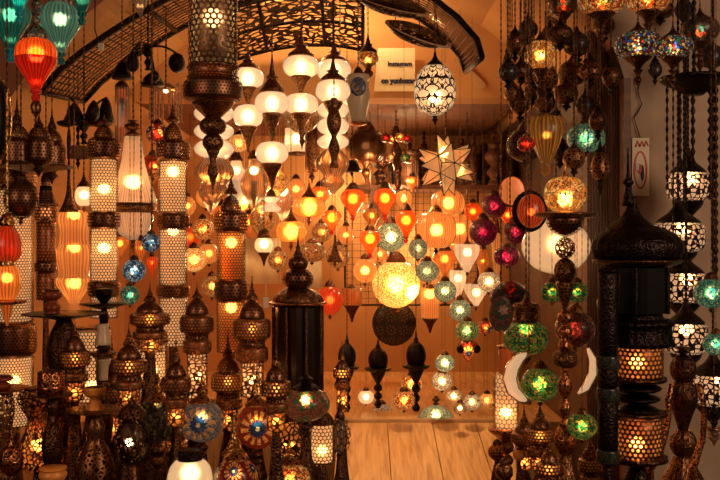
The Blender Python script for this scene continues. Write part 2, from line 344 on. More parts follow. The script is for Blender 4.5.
def lathe(name, prof, h, r, mat, parent, z, x=0, y=0, seg=24, flute=None, tilt=None, flat=False, squash=None, cheap=False):
    """h, r in metres; z is the height of the profile's top in the parent's frame"""
    key = (prof if isinstance(prof, str) else tuple(prof), round(h, 3), round(r, 3), mat, seg, flute, flat, squash)
    if key not in MC:
        P = sm(PR[prof] if isinstance(prof, str) else prof, 2 if cheap else 3)
        if flute: seg = max(seg, flute[0]*(4 if flute[0] < 14 else 3))
        bm = bmesh.new(); uvl = bm.loops.layers.uv.new('UVMap'); rings = []; v = 0; vs = []
        wave = flute[2] if flute and len(flute) > 2 else 0
        for i, (t, q) in enumerate(P):
            if i: v += math.hypot((t-P[i-1][0])*h, (q-P[i-1][1])*r)
            vs.append(v); ring = []
            for k in range(seg):
                a = math.pi/2+2*math.pi*k/seg; rr = q*r
                if flute: rr *= 1+flute[1]*math.cos(flute[0]*a+wave*t)
                ring.append(bm.verts.new((rr*math.cos(a), rr*math.sin(a)*(squash or 1), -t*h)))
            rings.append(ring)
        C = 2*math.pi*r
        for i in range(len(rings)-1):
            for k in range(seg):
                k2 = (k+1) % seg
                f = bm.faces.new((rings[i][k], rings[i+1][k], rings[i+1][k2], rings[i][k2]))
                for lp, (a, b) in zip(f.loops, ((k, i), (k, i+1), (k+1, i+1), (k+1, i))): lp[uvl].uv = (a/seg*C, -vs[b])
        for ring, fl in ((rings[0], 0), (rings[-1], 1)):
            f = bm.faces.new(ring[::-1] if fl else ring)
            for lp in f.loops: lp[uvl].uv = (lp.vert.co.x+3.001, lp.vert.co.y)
        bm.normal_update()
        me = bpy.data.meshes.new(name); bm.to_mesh(me); bm.free(); me.materials.append(M[mat])
        if not flat:
            for p in me.polygons: p.use_smooth = True
        MC[key] = me
    o = bpy.data.objects.new(name, MC[key]); o.location = (x, y, z)
    if tilt: o.rotation_euler = tilt
    return link(o, parent)

VP = [(-71, 900), (-71, 329), (-58, 230), (-35, 170), (0, 112), (33, 66), (70, 26), (128, -18), (210, -58), (300, -76), (420, -70), (520, -44), (580, 0), (614, 46), (628, 90), (632, 150), (632, 900)]
VP = [((px-360)*3.77/900, CZ+(240-py)*3.77/900) for px, py in VP]
ARC = [(40, 92), (60, 70), (82, 52), (105, 36), (130, 20), (165, 0), (205, -18), (250, -30), (300, -36), (350, -32), (395, -20), (430, -4), (458, 18), (477, 40), (482, 58)]
AR = [((px-360)*3.85/900, CZ+(240-py)*3.85/900) for px, py in ARC]
def vault_z(x):
    for (x0, z0), (x1, z1) in zip(VP[1:], VP[2:]):
        if x0 <= x <= x1 and x1 > x0+1e-6: return z0+(z1-z0)*(x-x0)/(x1-x0)
    return 2.9
def top_z(x, Y):
    if Y > 5.22: return 2.40
    if 3.86 < Y < 4.92:
        for (x0, z0), (x1, z1) in zip(AR, AR[1:]):
            if x0 <= x <= x1:
                z = z0+(z1-z0)*(x-x0)/(x1-x0)
                if Y < 4.44: return z+(Y-3.85)/.6*.05
                if Y > 4.51 and AR[6][0] < x < AR[9][0]: return z+.05-(Y-4.5)/.42*.16
    return vault_z(x) if Y > 3.77 else 2.95
SUP = {'floor': 0., 'table': .72, 'stage': .59}
CHM = {}
def chain(parent, z0, z1, mat, r=.0035, x=0, y=0):
    L_ = round(z1-z0, 2); key = (L_, mat, r)
    if key not in CHM:
        bm = bmesh.new(); n = max(2, int(L_/.022)); rings = []
        for i in range(n*2+1):
            q = r*(1.5 if i % 2 else .7)
            rings.append([bm.verts.new((q*math.cos(a), q*math.sin(a), L_*i/(n*2))) for a in [math.pi/3*k for k in range(6)]])
        for a, b in zip(rings, rings[1:]):
            for k in range(6): bm.faces.new((a[k], a[(k+1) % 6], b[(k+1) % 6], b[k]))
        bm.faces.new(rings[0][::-1]); bm.faces.new(rings[-1])
        me = bpy.data.meshes.new('chain'); bm.to_mesh(me); bm.free(); me.materials.append(M[mat])
        for p in me.polygons: p.use_smooth = True
        CHM[key] = me
    o = bpy.data.objects.new('chain', CHM[key]); o.location = (x, y, z0); return link(o, parent)

QUEUE = []; OBST = []; NOFIT = []
def obstacle(x, Y, r, z0, z1): OBST.append((x, Y, r, z0, z1))
def L(name, label, cat, cx, Y, parts, sup='hang', grp=None, cmat='dark', cr=.0022, post=None, fixed=False):
    """queue one lamp or pot: parts (name, profile, y0, y1, half-width[, material, options]) measured at depth Y"""
    if sup == 'hang' and 3.55 <= Y < 4.95 and parts[0][2] >= 118 and 178 <= cx <= 575 and (cx-360)*(5.36+(Y-3.55)*.95)/900 < .96 or name in ('glass_globe_lamp', 'drop_lamp') and 4.2 < Y < 4.95 and cx < 178: Y = 5.36+(Y-3.55)*.95
    QUEUE.append(dict(name=name, label=label, cat=cat, cx=cx, Y=Y, parts=parts, sup=SUP.get(sup), grp=grp, cmat=cmat, cr=cr, post=post, fixed=fixed, table=sup == 'table'))
def cyls(q, Y):
    k = Y/900.; x = (q['cx']-360)*k; out = []; zs = q['sup']; ztop = None
    for p in q['parts']:
        if p[0] == 'bulb': continue
        o = p[6] if len(p) > 6 else {}
        z1 = CZ+(240-p[2])*k; z0 = zs if p[3] == 'B' else CZ+(240-p[3])*k
        ztop = z1 if ztop is None else ztop
        P = PR[p[1]] if isinstance(p[1], str) else p[1]; h = z1-z0
        for (t0, r0), (t1, r1) in zip(P, P[1:]): out.append((x+o.get('dx', 0)*k, Y+o.get('dy', 0)*k, max(r0, r1)*p[4]*k*1.02, z1-t1*h, z1-t0*h))
    if zs is None:
        t = top_z(x, Y)
        if t > ztop: out.append((x, Y, q['cr']*1.6, ztop, t-.03))
    return out
def hits(A, B):
    s = 0.
    for ax, ay, ar, a0, a1 in A:
        for bx, by, br, b0, b1 in B:
            if a0 < b1 and b0 < a1:
                dd = ar+br+.002-math.hypot(ax-bx, ay-by)
                if dd > 0: s += dd*(min(a1, b1)-max(a0, b0)+.004)+1e-5
    return s
def bbox(C): return (min(c[0]-c[2] for c in C), max(c[0]+c[2] for c in C), min(c[1]-c[2] for c in C), max(c[1]+c[2] for c in C), min(c[3] for c in C), max(c[4] for c in C))
def near(a, b): return a[0] < b[1] and b[0] < a[1] and a[2] < b[3] and b[2] < a[3] and a[4] < b[5] and b[4] < a[5]
def settle():
    """give every lamp its own room in depth so no two touch"""
    placed = [([o], bbox([o])) for o in OBST]
    order = sorted(QUEUE, key=lambda q: (not q['fixed'], -max(p[4] for p in q['parts'])*q['Y']))
    bad = 0
    for q in order:
        best = None
        offs = [0] if q['fixed'] else sorted([i*.03 for i in range(-14, 15)], key=abs)
        for f in offs:
            Y = q['Y']+f
            if q['table'] and not 2.28 < Y < 3.14: continue
            if q['Y'] < 3.77-.06 and Y > 3.64 : continue
            if q['Y'] >= 3.71 and Y < 3.9: Y = q['Y'] if f == 0 else 99
            if q['sup'] is None and 4.88 < Y < 5.30: continue
            if q['Y'] > 5.22 and Y < 5.29 and q['sup'] is None: continue
            if Y > 6.75 or (q['sup'] == .59 and Y < 5.06): continue
            C = cyls(q, Y); bb = bbox(C); s = abs(f)*2e-4
            for P, pb in placed:
                if near(bb, pb): s += hits(C, P)*1.
            if best is None or s < best[0]: best = (s, Y, C, bb)
            if s < abs(f)*2e-4+1e-9: break
        q['Y'] = best[1]; placed.append((best[2], best[3]))
        if best[0] > 1e-3: bad += 1; NOFIT.append((q['name'], q['cx'], round(q['Y'], 2), round(best[0], 4)))
def build_all():
    settle()
    from collections import Counter
    n = Counter(q['name'] for q in QUEUE)
    for q in QUEUE:
        if not q['grp'] and n[q['name']] > 2: q['grp'] = q['name'].replace('_', ' ')+'s around the lamp shop'
        build(**q)
def build(name, label, cat, cx, Y, parts, sup, grp, cmat, cr, post, fixed, table):
    k = Y/900.; x = (cx-360)*k
    root = bpy.data.objects.new(name, None); link(root); tag(root, label, cat, grp)
    zs = sup; first_y = parts[0][2]; org = top_z(x, Y) if zs is None else zs
    root.location = (x, Y, org)
    ybase = 240+(CZ-(zs or 0))/k
    for p in parts:
        pn, prof, y0, y1, r = p[:5]; mat = p[5]; o = dict(p[6]) if len(p) > 6 else {}
        if y1 == 'B': y1 = ybase
        dx = o.pop('dx', 0)*k; dy = o.pop('dy', 0)*k
        lathe(pn, prof, (y1-y0)*k, r*k, mat, root, CZ+(240-y0)*k-org, dx, dy, **o)
    if zs is None:
        zf = CZ+(240-first_y)*k
        if org-zf > .03: chain(root, zf-org, 0, cmat, cr)
    if post: post(root, k)
def blb(y, r=4., m='b2', **k):
    r *= 1.15
    return ('bulb', 'ball', y-r, y+r, r, m, dict(seg=10, cheap=True, **k))
# ------------------------------------------------------------------ the room
def sbox(name, lo, hi, mat):
    bm = bmesh.new(); box(bm, lo, hi); return struct(mesh_obj(name, bm, M[mat], smooth=False))
sbox('floor', (-5, -2, -.1), (5, 5.0, 0), 'stone')
sbox('floor.001', (-2.6, 5.0, -.1), (2.6, 7.1, .59), 'plank')     # raised floor at the back
# wooden ramp up to it: four long planks and a metal nosing
bm = bmesh.new(); sl = .203; y0, y1 = 2.45, 5.0; xs = [-.125, .15, .40, .64, .82]
for a, b in zip(xs, xs[1:]):
    za, zb = .59-sl*(y1-y0), .59
    v = [bm.verts.new(c) for c in ((a+.002, y0, za-.04), (b-.002, y0, za-.04), (b-.002, y1, zb-.04), (a+.002, y1, zb-.04), (a+.002, y0, za), (b-.002, y0, za), (b-.002, y1, zb), (a+.002, y1, zb))]
    for f in ((0, 3, 2, 1), (4, 5, 6, 7), (0, 1, 5, 4), (1, 2, 6, 5), (2, 3, 7, 6), (3, 0, 4, 7)): bm.faces.new([v[i] for i in f])
struct(mesh_obj('floor_ramp', bm, M['plank'], smooth=False))
sbox('trim_1', (-.14, 4.985, .55), (.84, 5.03, .605), 'twood')
# the street front with its arched opening, and the vault behind it
bm = bmesh.new(); Yf, Yb = 3.77, 6.9
pin = [(x, z) for x, z in VP]; pin[0] = (VP[0][0], 0); pin[-1] = (VP[-1][0], 0)
outer = [(-5, 0), (-5, 3.4), (5, 3.4), (5, 0)]
def ring(y): return [bm.verts.new((x, y, z)) for x, z in pin]
ra, rb = ring(Yf), ring(Yb)
for i in range(len(pin)-4): bm.faces.new((ra[i], ra[i+1], rb[i+1], rb[i]))
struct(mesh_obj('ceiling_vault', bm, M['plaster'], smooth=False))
bm = bmesh.new(); ra, rb = ring(Yf), ring(Yb)
for i in range(len(pin)-4, len(pin)-1): bm.faces.new((ra[i], ra[i+1], rb[i+1], rb[i]))
bmesh.ops.delete(bm, geom=[v for v in bm.verts if not v.link_faces], context='VERTS')
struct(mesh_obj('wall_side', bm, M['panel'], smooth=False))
bm = bmesh.new()
def face(pts, y=Yf-.001):
    bm.faces.new([bm.verts.new((x, y, z)) for x, z in pts])
apex = max(range(len(pin)), key=lambda i: pin[i][1])
for i in range(1, apex+0):
    a, b = pin[i], pin[i+1]; face([(a[0], a[1]), (b[0], b[1]), (b[0], 3.4), (a[0], 3.4)])
face([(-5, 0), (pin[0][0], 0), (pin[1][0], 3.4), (-5, 3.4)])
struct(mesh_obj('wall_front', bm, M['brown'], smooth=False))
bm = bmesh.new()
for i in range(apex, len(pin)-2):
    a, b = pin[i], pin[i+1]; face([(a[0], a[1]), (b[0], b[1]), (b[0], 3.4), (a[0], 3.4)])
face([(pin[-1][0], 0), (5, 0), (5, 3.4), (pin[-1][0], 3.4)])
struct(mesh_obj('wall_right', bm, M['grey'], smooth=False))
sbox('wall_back', (-2.6, 6.9, 0), (2.6, 7.0, 3.4), 'plaster')
# cross beam of plaster at the back of the entrance vault
xs_ = [-1.55+i*.1 for i in range(29)]; bm = bmesh.new()
zb = CZ+(240-98)*5.0/900
pr = [(x, zb) for x in (-1.5, 1.12)]
top = [(x, vault_z(x)+.01) for x in [1.13-i*.065 for i in range(44)] if vault_z(x) > zb+.01]
poly = [(top[-1][0], zb), (top[0][0], zb)]+top
f0 = [bm.verts.new((x, 5.0, z)) for x, z in poly]; f1 = [bm.verts.new((x, 5.22, z)) for x, z in poly]
bm.faces.new(f0); bm.faces.new(f1[::-1])
for i in range(len(poly)): bm.faces.new((f0[i], f0[(i+1) % len(poly)], f1[(i+1) % len(poly)], f1[i]))
struct(mesh_obj('wall_beam', bm, M['plaster'], smooth=False))
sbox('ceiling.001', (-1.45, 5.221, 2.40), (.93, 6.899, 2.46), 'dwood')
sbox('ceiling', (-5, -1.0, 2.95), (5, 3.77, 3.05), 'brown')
# tan slanting strip laid on the beam
bm = bmesh.new(); a, b = W_(456, 57, 4.97), W_(485, 87, 4.97); d = (b-a).normalized(); nrm = Vector((-d.z, 0, d.x))*.014
v = [bm.verts.new(p) for p in (a-nrm, b-nrm, b+nrm, a+nrm)]; w_ = [bm.verts.new(p.co+Vector((0, .04, 0))) for p in v]
bm.faces.new(v); bm.faces.new(w_[::-1])
for i in range(4): bm.faces.new((v[i], v[(i+1) % 4], w_[(i+1) % 4], w_[i]))
struct(mesh_obj('slanting_strip', bm, M['twood'], smooth=False))
# dark post at the edge of the pier
sbox('trim_3', (W_(624, 0, 3.7).x, 3.70, 0), (W_(631, 0, 3.7).x, 3.765, W_(0, 78, 3.7).z), 'dwood')
# ribbed bamboo shutter standing beside it
root = bpy.data.objects.new('bamboo_screen', None); link(root); root.location = (1.055, 3.88, 0)
tag(root, 'dark ribbed cane screen standing against the side of the entrance', 'screen')
bm = bmesh.new()
for i in range(13):
    x = -.072+i*.0118; tube(bm, [(x, 0, .0), (x, 0, 1.2), (x, 0, 2.5)], .0056, 6)
mesh_obj('canes', bm, M['cane'], root)
for z in (.4, 1.35, 2.3):
    bm = bmesh.new(); box(bm, (-.078, .007, z), (.078, .02, z+.03)); mesh_obj('batten', bm, M['black'], root, False)

# ------------------------------------------------------------------ iron trellis following the vault
def arc_at(t):
    i = min(int(t), len(AR)-2); f = t-i
    return (AR[i][0]+(AR[i+1][0]-AR[i][0])*f, AR[i][1]+(AR[i+1][1]-AR[i][1])*f)
root = bpy.data.objects.new('iron_trellis', None); link(root); root.location = (0, 3.85, 2.2)
tag(root, 'curved black iron trellis arching under the plaster vault', 'trellis')
bm = bmesh.new(); N = len(AR)
def pt(t, f): x, z = arc_at(t); return (x, f*.60, z-2.2+f*.05)
for f in (0, 1): tube(bm, [pt(i, f) for i in range(N)], .015, 6)
for t in (0, 4.5, 10.5, N-1.001): tube(bm, [pt(t, 0), pt(t, 1)], .012, 6)
mesh_obj('frame', bm, M['black'], root)
bm = bmesh.new()
for j in range(1, 12): tube(bm, [pt(i*.5, j/12) for i in range(2*N-1)], .0032, 4)
mesh_obj('long_rods', bm, M['dark'], root)
bm = bmesh.new()
for j in range(1, 52): t = j*(N-1)/52; tube(bm, [pt(t, 0), pt(t, 1)], .0035, 4)
mesh_obj('cross_rods', bm, M['black'], root)
# scrollwork panel between trellis and beam
root = bpy.data.objects.new('scrollwork_panel', None); link(root); root.location = (0, 4.5, 2.2)
tag(root, 'pierced scrollwork metal ceiling panel lit from above by lamps', 'ceiling panel')
def qt(t, f): x, z = arc_at(t); return (x, f*.42, z-2.2+.05-f*.16)
bm = bmesh.new(); uvl = bm.loops.layers.uv.new('UVMap'); T = [5.3+i*.5 for i in range(9)]
ra = [bm.verts.new(qt(t, 0)) for t in T]; rb = [bm.verts.new(qt(t, 1)) for t in T]; arc = 0
for i in range(len(T)-1):
    s_ = (ra[i+1].co-ra[i].co).length; f = bm.faces.new((ra[i], ra[i+1], rb[i+1], rb[i]))
    for lp, u in zip(f.loops, ((arc, 0), (arc+s_, 0), (arc+s_, .42), (arc, .42))): lp[uvl].uv = u
    arc += s_
ob = mesh_obj('pierced_sheet', bm, M['scroll'], root)
md = ob.modifiers.new('t', 'SOLIDIFY'); md.thickness = .004
bm = bmesh.new()
for f in (0, .5, 1): tube(bm, [qt(t, f) for t in T], .010, 6)
for t in (T[0], T[3], T[6], T[-1]): tube(bm, [qt(t, 0), qt(t, 1)], .010, 6)
mesh_obj('frame', bm, M['black'], root)
for i, (x, y) in enumerate(((-.42, 4.7), (-.12, 4.72))):
    pass

# ------------------------------------------------------------------ display tables that carry the standing lamps
def table(x0, x1, y0, y1, label):
    r = bpy.data.objects.new('display_table', None); link(r); r.location = ((x0+x1)/2, (y0+y1)/2, 0); tag(r, label, 'table')
    hx, hy = (x1-x0)/2, (y1-y0)/2
    bm = bmesh.new(); box(bm, (-hx, -hy, .68), (hx, hy, .72)); mesh_obj('tabletop', bm, M['dwood'], r, False)
    for sx in (-1, 1):
        for sy in (-1, 1):
            bm = bmesh.new(); cx, cy = sx*(hx-.05), sy*(hy-.05); box(bm, (cx-.03, cy-.03, 0), (cx+.03, cy+.03, .68)); mesh_obj('leg', bm, M['dwood'], r, False)
table(-1.62, -.12, 2.2, 3.22, 'dark wooden table under the crowded brass and mosaic lanterns')
table(.42, 1.55, 2.2, 3.22, 'dark wooden table under the tall pagoda lantern')
# shelf of small dark wares under the beam
r = bpy.data.objects.new('wall_shelf', None); link(r); r.location = (.55, 6.45, 0); tag(r, 'dark wall shelf under the plaster beam holding dim jars', 'shelf')
zsh = W_(0, 186, 6.45).z
bm = bmesh.new(); box(bm, (-.62, -.12, zsh-.03), (.565, .445, zsh)); mesh_obj('board', bm, M['dwood'], r, False)
for x in (-.45, .5):
    bm = bmesh.new(); box(bm, (x-.02, -.1, zsh-.22), (x+.02, .445, zsh-.03)); mesh_obj('bracket', bm, M['dwood'], r, False)
SUP['shelf'] = zsh
# ------------------------------------------------------------------ lamp kinds
def onion(name, label, cat, cx, Y, y0, y1, r, mat, grp=None, b='b2', br=None, cap='dark', foot=None, n=14, top=None, fy=None):
    c = .28*(y1-y0)
    L(name, label, cat, cx, Y, [
        ('cap', 'bellcap', y0-c*.9, y0+1, r*.55, cap), ('glass_shade', 'onion', y0, y1, r, mat, dict(flute=(n, .035))),
        ('finial', 'drop', y1-1, y1+(y1-y0)*.24, r*.28, foot or mat), blb(y0+(y1-y0)*.36, br or r*.22, b)], grp=grp)
def globe(label, cx, Y, y0, y1, r, mat, b='b2', grp=None, name='mosaic_globe_lamp', cat='lamp', cap='dark', br=None, prof='ball', cr=.003, sup='hang', cmat='dark'):
    h = y1-y0
    P = [('cap', 'dome', y0-h*.2, y0+h*.08, r*.42, cap), ('glass_globe', prof, y0, y1, r, mat), ('finial', 'drop', y1-1, y1+h*.18, r*.2, cap)]
    if b: P.append(blb((y0+y1)/2, br or r*.24, b))
    L(name, label, cat, cx, Y, P, grp=grp, cr=.0009, sup=sup, cmat=cmat)
def tower(label, cx, Y, top, dome, segs, r, sup='floor', perfm='towerp', liner='liner', base=None):
    """segs: list of (y0, y1, bulb_y or None, bulb kind); dark bands fill the gaps"""
    P = [('finial', 'spire', top, dome, r*.45, 'bronze'), ('dome', 'dome', dome, segs[0][0]-20, r*.72, 'bandd'),
         ('pierced_bulge', 'bulge', segs[0][0]-21, segs[0][0]+1, r*1.18, 'bandp'), ('bulge_core', 'cyl', segs[0][0]-19, segs[0][0]-1, r*.6, 'darkg')]
    for i, (a, b, by, bk) in enumerate(segs):
        P.append(('pierced_tube', 'cyl', a, b, r, perfm)); P.append(('frosted_liner', 'cyl', a+1, b-1, r*.86, liner))
        if by: P.append(blb(by, 4.2, bk))
        nx = segs[i+1][0] if i+1 < len(segs) else None
        if nx: P.append(('pierced_band', 'bulge', b-1, nx+1, r*1.15, 'bandp')); P.append(('band_core', 'cyl', b, nx, r*.75, 'dark'))
    last = segs[-1][1]
    P.append(('foot', 'foot', last-1, 'B', r*1.25, 'bronze'))
    L('pierced_floor_lantern', label, 'lantern', cx, Y, P, sup=sup)
def tiers(label, cx, Y, capy, tiers_, r, grp='hanging lamps of flattened white glass globes'):
    """tiers_: list of (y0, y1); dark caps above, dark cones below"""
    P = [('cap', 'spire', capy, tiers_[0][0]+1, r*.72, 'bronze')]
    for i, (a, b) in enumerate(tiers_):
        P.append(('glass_globe', 'flat', a, b, r*(1 if i == 0 else .94), 'white')); P.append(blb((a+b)/2, 4.5, 'b1'))
        nx = tiers_[i+1][0] if i+1 < len(tiers_) else b+24
        P.append(('dark_cone', 'hour', b-1, nx+1, r*.56, 'bronze'))
    L('white_globe_lamp', label, 'lamp', cx, Y, P, grp=grp)
def stand(label, cx, Y, P, name='table_lamp', cat='lamp', grp=None, sup='table', fixed=False): L(name, label, cat, cx, Y, P, sup=sup, grp=grp, fixed=fixed)

# ---------------- A: coloured glass pendants hung at the upper left
TG = 'turquoise ribbed glass pendants'
def bigpend(label, cx, Y, y0, y1, r, mat, foot, grp=None, cap='silver'):
    h = y1-y0
    L('teardrop_pendant', label, 'lamp', cx, Y, [('ornament', 'bal2', y0-38, y0-13, 4.5, cap), ('metal_cap', 'dome', y0-14, y0+1, r*.55, cap),
      ('glass_shade', 'onion', y0, y1, r, mat, dict(flute=(18, .05))), ('foot', 'turn', y1-2, y1+h*.2, r*.28, foot), blb(y0+h*.32, 5, 'b1')], grp=grp, cmat='silver')
bigpend('big turquoise teardrop pendant in the upper corner behind a small bright one', 10, 2.75, -2, 51, 20, 'teal', 'tealb', TG)
bigpend('pale turquoise ribbed pendant beside the orange-red one', 60, 2.75, 3, 54, 21, 'tealp', 'teal', TG)
bigpend('turquoise pendant cut off by the top edge between the pale teal and clear ones', 82, 2.55, -38, 14, 17, 'teal', 'teal', TG)
bigpend('small bright turquoise pendant tip overlapping the big corner pendant', 19, 2.4, -30, 14, 14, 'tealb', 'tealb', TG)
L('teardrop_pendant', 'orange over red ribbed teardrop pendant with silver cap among turquoise pendants', 'lamp', 36, 2.5, [
  ('ornament', 'bal2', 0, 25, 5, 'silver'), ('metal_cap', 'dome', 24, 40, 12, 'silver'), ('upper_glass', [(0, .40), (.1, .62), (.3, .85), (.6, .98), (1, 1)], 38, 58, 20, 'orange', dict(flute=(18, .05))), ('lower_glass', [(0, 1), (.15, .96), (.4, .72), (.7, .42), (1, .20)], 58, 91, 20, 'redl', dict(flute=(18, .05))),
  ('foot', 'turn', 89, 101, 5.5, 'red'), ('pierced_ball', 'ball', 100, 116, 5.5, 'bandp'), ('tassel', 'drop', 115, 126, 2.5, 'bronze'), blb(54, 6, 'b2')], cmat='silver')
L('teardrop_pendant', 'small clear ribbed glass pendant hanging above the trellis', 'lamp', 140, 2.9, [('cap', 'dome', -34, -20, 7, 'silver'), ('glass_shade', 'onion', -22, 14, 12, 'clear', dict(flute=(14, .05))), ('foot', 'drop', 13, 18, 2, 'silver'), blb(-8, 3, 'b1')])
# hanging cord with a switch
r_ = bpy.data.objects.new('switch_cord', None); p = W_(95, -60, 3.0); r_.location = (p.x, 3.0, 2.95); link(r_); tag(r_, 'thin dark cord with a small white switch hanging before the trellis', 'cord')
bm = bmesh.new(); tube(bm, [Vector((0, 0, 0)), W_(95, 0, 3.0)-r_.location, W_(95, 30, 3.0)-r_.location, W_(98, 40, 3.0)-r_.location, W_(101, 46, 3.0)-r_.location], .0022, 6); mesh_obj('cord', bm, M['black'], r_)
bm = bmesh.new(); q = W_(101, 47, 3.0)-r_.location; box(bm, q-Vector((.008, .006, .012)), q+Vector((.008, .006, .012))); mesh_obj('switch', bm, M['plastic'], r_, False)
# ---------------- B: black iron chandelier with bell shades
def chandelier(name, label, cx, cy, Y, shades, mat='black', stemy=None, cat='chandelier', sup='hang'):
    """shades: (px, py_top, py_bottom, r, profile, material, depth offset)"""
    root = bpy.data.objects.new(name, None); c = W_(cx, cy, Y); zt = top_z(c.x, Y); root.location = (c.x, Y, zt); link(root); tag(root, label, cat); obstacle(c.x, Y, .006, c.z, zt)
    chain(root, c.z-zt, 0, mat)
    k = Y/900
    lathe('hub', 'bal', 26*k, 5*k, mat, root, c.z-zt+4*k)
    for i, (px, a, b, r, prof, m, dy) in enumerate(shades):
        q = W_(px, a, Y)-c; off = Vector((q.x, dy, q.z+c.z-zt)); bm = bmesh.new(); h0 = Vector((0, 0, c.z-zt))
        mid = (h0+off)/2+Vector((0, 0, .035))
        pts = [h0.lerp(mid, t).lerp(mid.lerp(off, t), t) for t in [j/8 for j in range(9)]]
        tube(bm, pts, .0045, 6); arm = mesh_obj('arm', bm, M[mat], root)
        obstacle(c.x+off.x, Y+off.y, r*k, W_(0, b, Y).z, W_(0, a, Y).z+.01)
        s = lathe('shade', prof, (b-a)*k, r*k, m, root, off.z+.004, off.x, off.y)
    return root
chandelier('iron_chandelier', 'black iron chandelier with small bell shades hung under the trellis', 148, 48, 3.6, [
  (122, 62, 80, 10, 'bellcap', 'black', 0), (138, 56, 77, 6, 'egg', 'black', -.08), (151, 72, 86, 12, 'bellcap', 'black', .03), (177, 54, 74, 8.5, 'ball', 'black', 0), (160, 76, 88, 5, 'ball', 'black', -.1), (131, 40, 52, 4, 'bal', 'black', .1)])
L('glass_chimney_lamp', 'tall clear glass tube lamp below the black chandelier', 'lamp', 122, 3.75, [('cap', 'dome', 80, 88, 7, 'dark'), ('glass_tube', 'cyl', 87, 142, 7, 'clear', dict(flute=(10, .03))), ('burner', 'bal', 98, 116, 3.5, 'black')])
def crystal(label, cx, Y, y0, y1, r):
    k = Y/900; c = W_(cx, y0, Y); zt = top_z(c.x, Y); root = bpy.data.objects.new('crystal_chandelier', None); root.location = (c.x, Y, zt); link(root); tag(root, label, 'chandelier'); obstacle(c.x, Y, r*k, c.z-(y1-y0)*k, c.z+.03); obstacle(c.x, Y, .006, c.z, zt)
    chain(root, c.z-zt, 0, 'dark'); lathe('crown', 'bellcap', 7*k, r*k*.7, 'brass', root, c.z-zt+.004)
    for i in range(12):
        a = i*math.pi/6; rr = r*k*(.95 if i % 2 else .6)
        lathe('crystal_string', [(0, .5)]+[(j/16, 1 if j % 2 else .3) for j in range(1, 16)]+[(1, .2)], (y1-y0)*k*(.9 if i % 2 else 1.), 1.5*k, 'clear', root, c.z-zt, rr*math.cos(a), rr*math.sin(a), seg=6, cheap=True)
    lathe('bulb', 'ball', .02, .01, 'b1', root, c.z-zt-.02, seg=10)
crystal('clear crystal chandelier with bead strings near the white bell lamp', 166, 3.95, 84, 126, 17)
# ---------------- C: lanterns at the left
def darkl(label, cx, Y, top, b0, b1, r, body='bulge', m='bandd', core='darkg', low='drop', name='pierced_lantern', sup='hang', grp=None, b=None, tailh=.5, cap='dark'):
    h = b1-b0
    P = [('finial', 'spire', top, b0-h*.45, r*.35, cap), ('dome', 'dome', b0-h*.5, b0+1, r*.78, m), ('pierced_body', body, b0, b1, r, m), ('core', body, b0+1.5, b1-1.5, r*.8, core)]
    P.append(('foot', low if sup == 'hang' else 'foot', b1-1, b1+h*tailh if sup == 'hang' else 'B', r*.6 if sup == 'hang' else r*.95, cap))
    if b: P.append(blb((b0+b1)/2, 3.5, b))
    L(name, label, 'lantern', cx, Y, P, sup=sup, grp=grp)
darkl('dark domed lantern with a long spike, nearest the edge of the photo', 17, 3.0, 92, 138, 168, 15)
darkl('dark domed lantern hanging just below the orange-red pendant', 39, 2.85, 112, 138, 164, 14)
darkl('dark domed lantern with a pale tag beside the wall corner', 52, 3.12, 103, 142, 170, 13)
L('brass_plate', 'round dark metal tray hung level beneath the domed lanterns', 'tray', 36, 2.98, [('tray', 'plate', 166, 172, 38, 'dark')], cr=.002)
L('pierced_ball_lamp', 'dark finely pierced ball lamp hanging over the red ribbed lamp', 'lamp', 21, 2.8, [('cap', 'dome', 172, 181, 6, 'dark'), ('pierced_ball', 'ball', 179, 219, 17, 'bandd'), ('core', 'ball', 182, 216, 15, 'darkg'), ('finial', 'drop', 218, 226, 3, 'dark')])
L('bell_lantern', 'dark metal bell lantern beside the pierced ball lamp', 'lantern', 46, 3.1, [('cap', 'spire', 150, 182, 5, 'dark'), ('bell', 'bell', 180, 206, 12, 'bandd'), ('core', 'cyl', 186, 205, 6, 'darkg')])
tower('narrow dark pierced tube lantern below the metal bell', 46, 3.35, 196, 202, [(222, 262, 212, 'b2'), (272, 300, None, 'b1')], 9.5, perfm='bandp', liner='linerd')
tower('wide honeycomb-pierced tube lantern glowing at the edge behind the red ribbed lamp', 14, 3.6, 150, 160, [(190, 322, 250, 'b2'), (356, 425, 380, 'b2')], 19, perfm='towerp')
L('ribbed_glass_lamp', 'red ribbed glass lamp over an amber one on a gold rod', 'lamp', 7, 2.65, [
  ('rod', 'cyl', 92, 214, 1.3, 'brass'), ('cap', 'dome', 212, 226, 8, 'brass'), ('red_glass', 'egg', 224, 264, 14, 'redo', dict(flute=(14, .06))), ('cap', 'dome', 254, 266, 8, 'brass'),
  ('amber_glass', 'flat', 264, 300, 13, 'amber', dict(flute=(14, .06))), ('plate', 'disc', 299, 305, 19, 'copper'), ('lower_glass', 'taper', 304, 326, 6, 'amber'), blb(278, 4, 'b2')])
ob = L('oval_mirror', 'dark oval mirror with a brass rim hanging at the photo\'s edge', 'mirror', -6, 2.7, [('mirror_plate', 'ball', 76, 158, 14, 'darkg', dict(squash=.25)), ('rim', 'ball', 73, 161, 16.5, 'brass', dict(squash=.15, dy=6))])
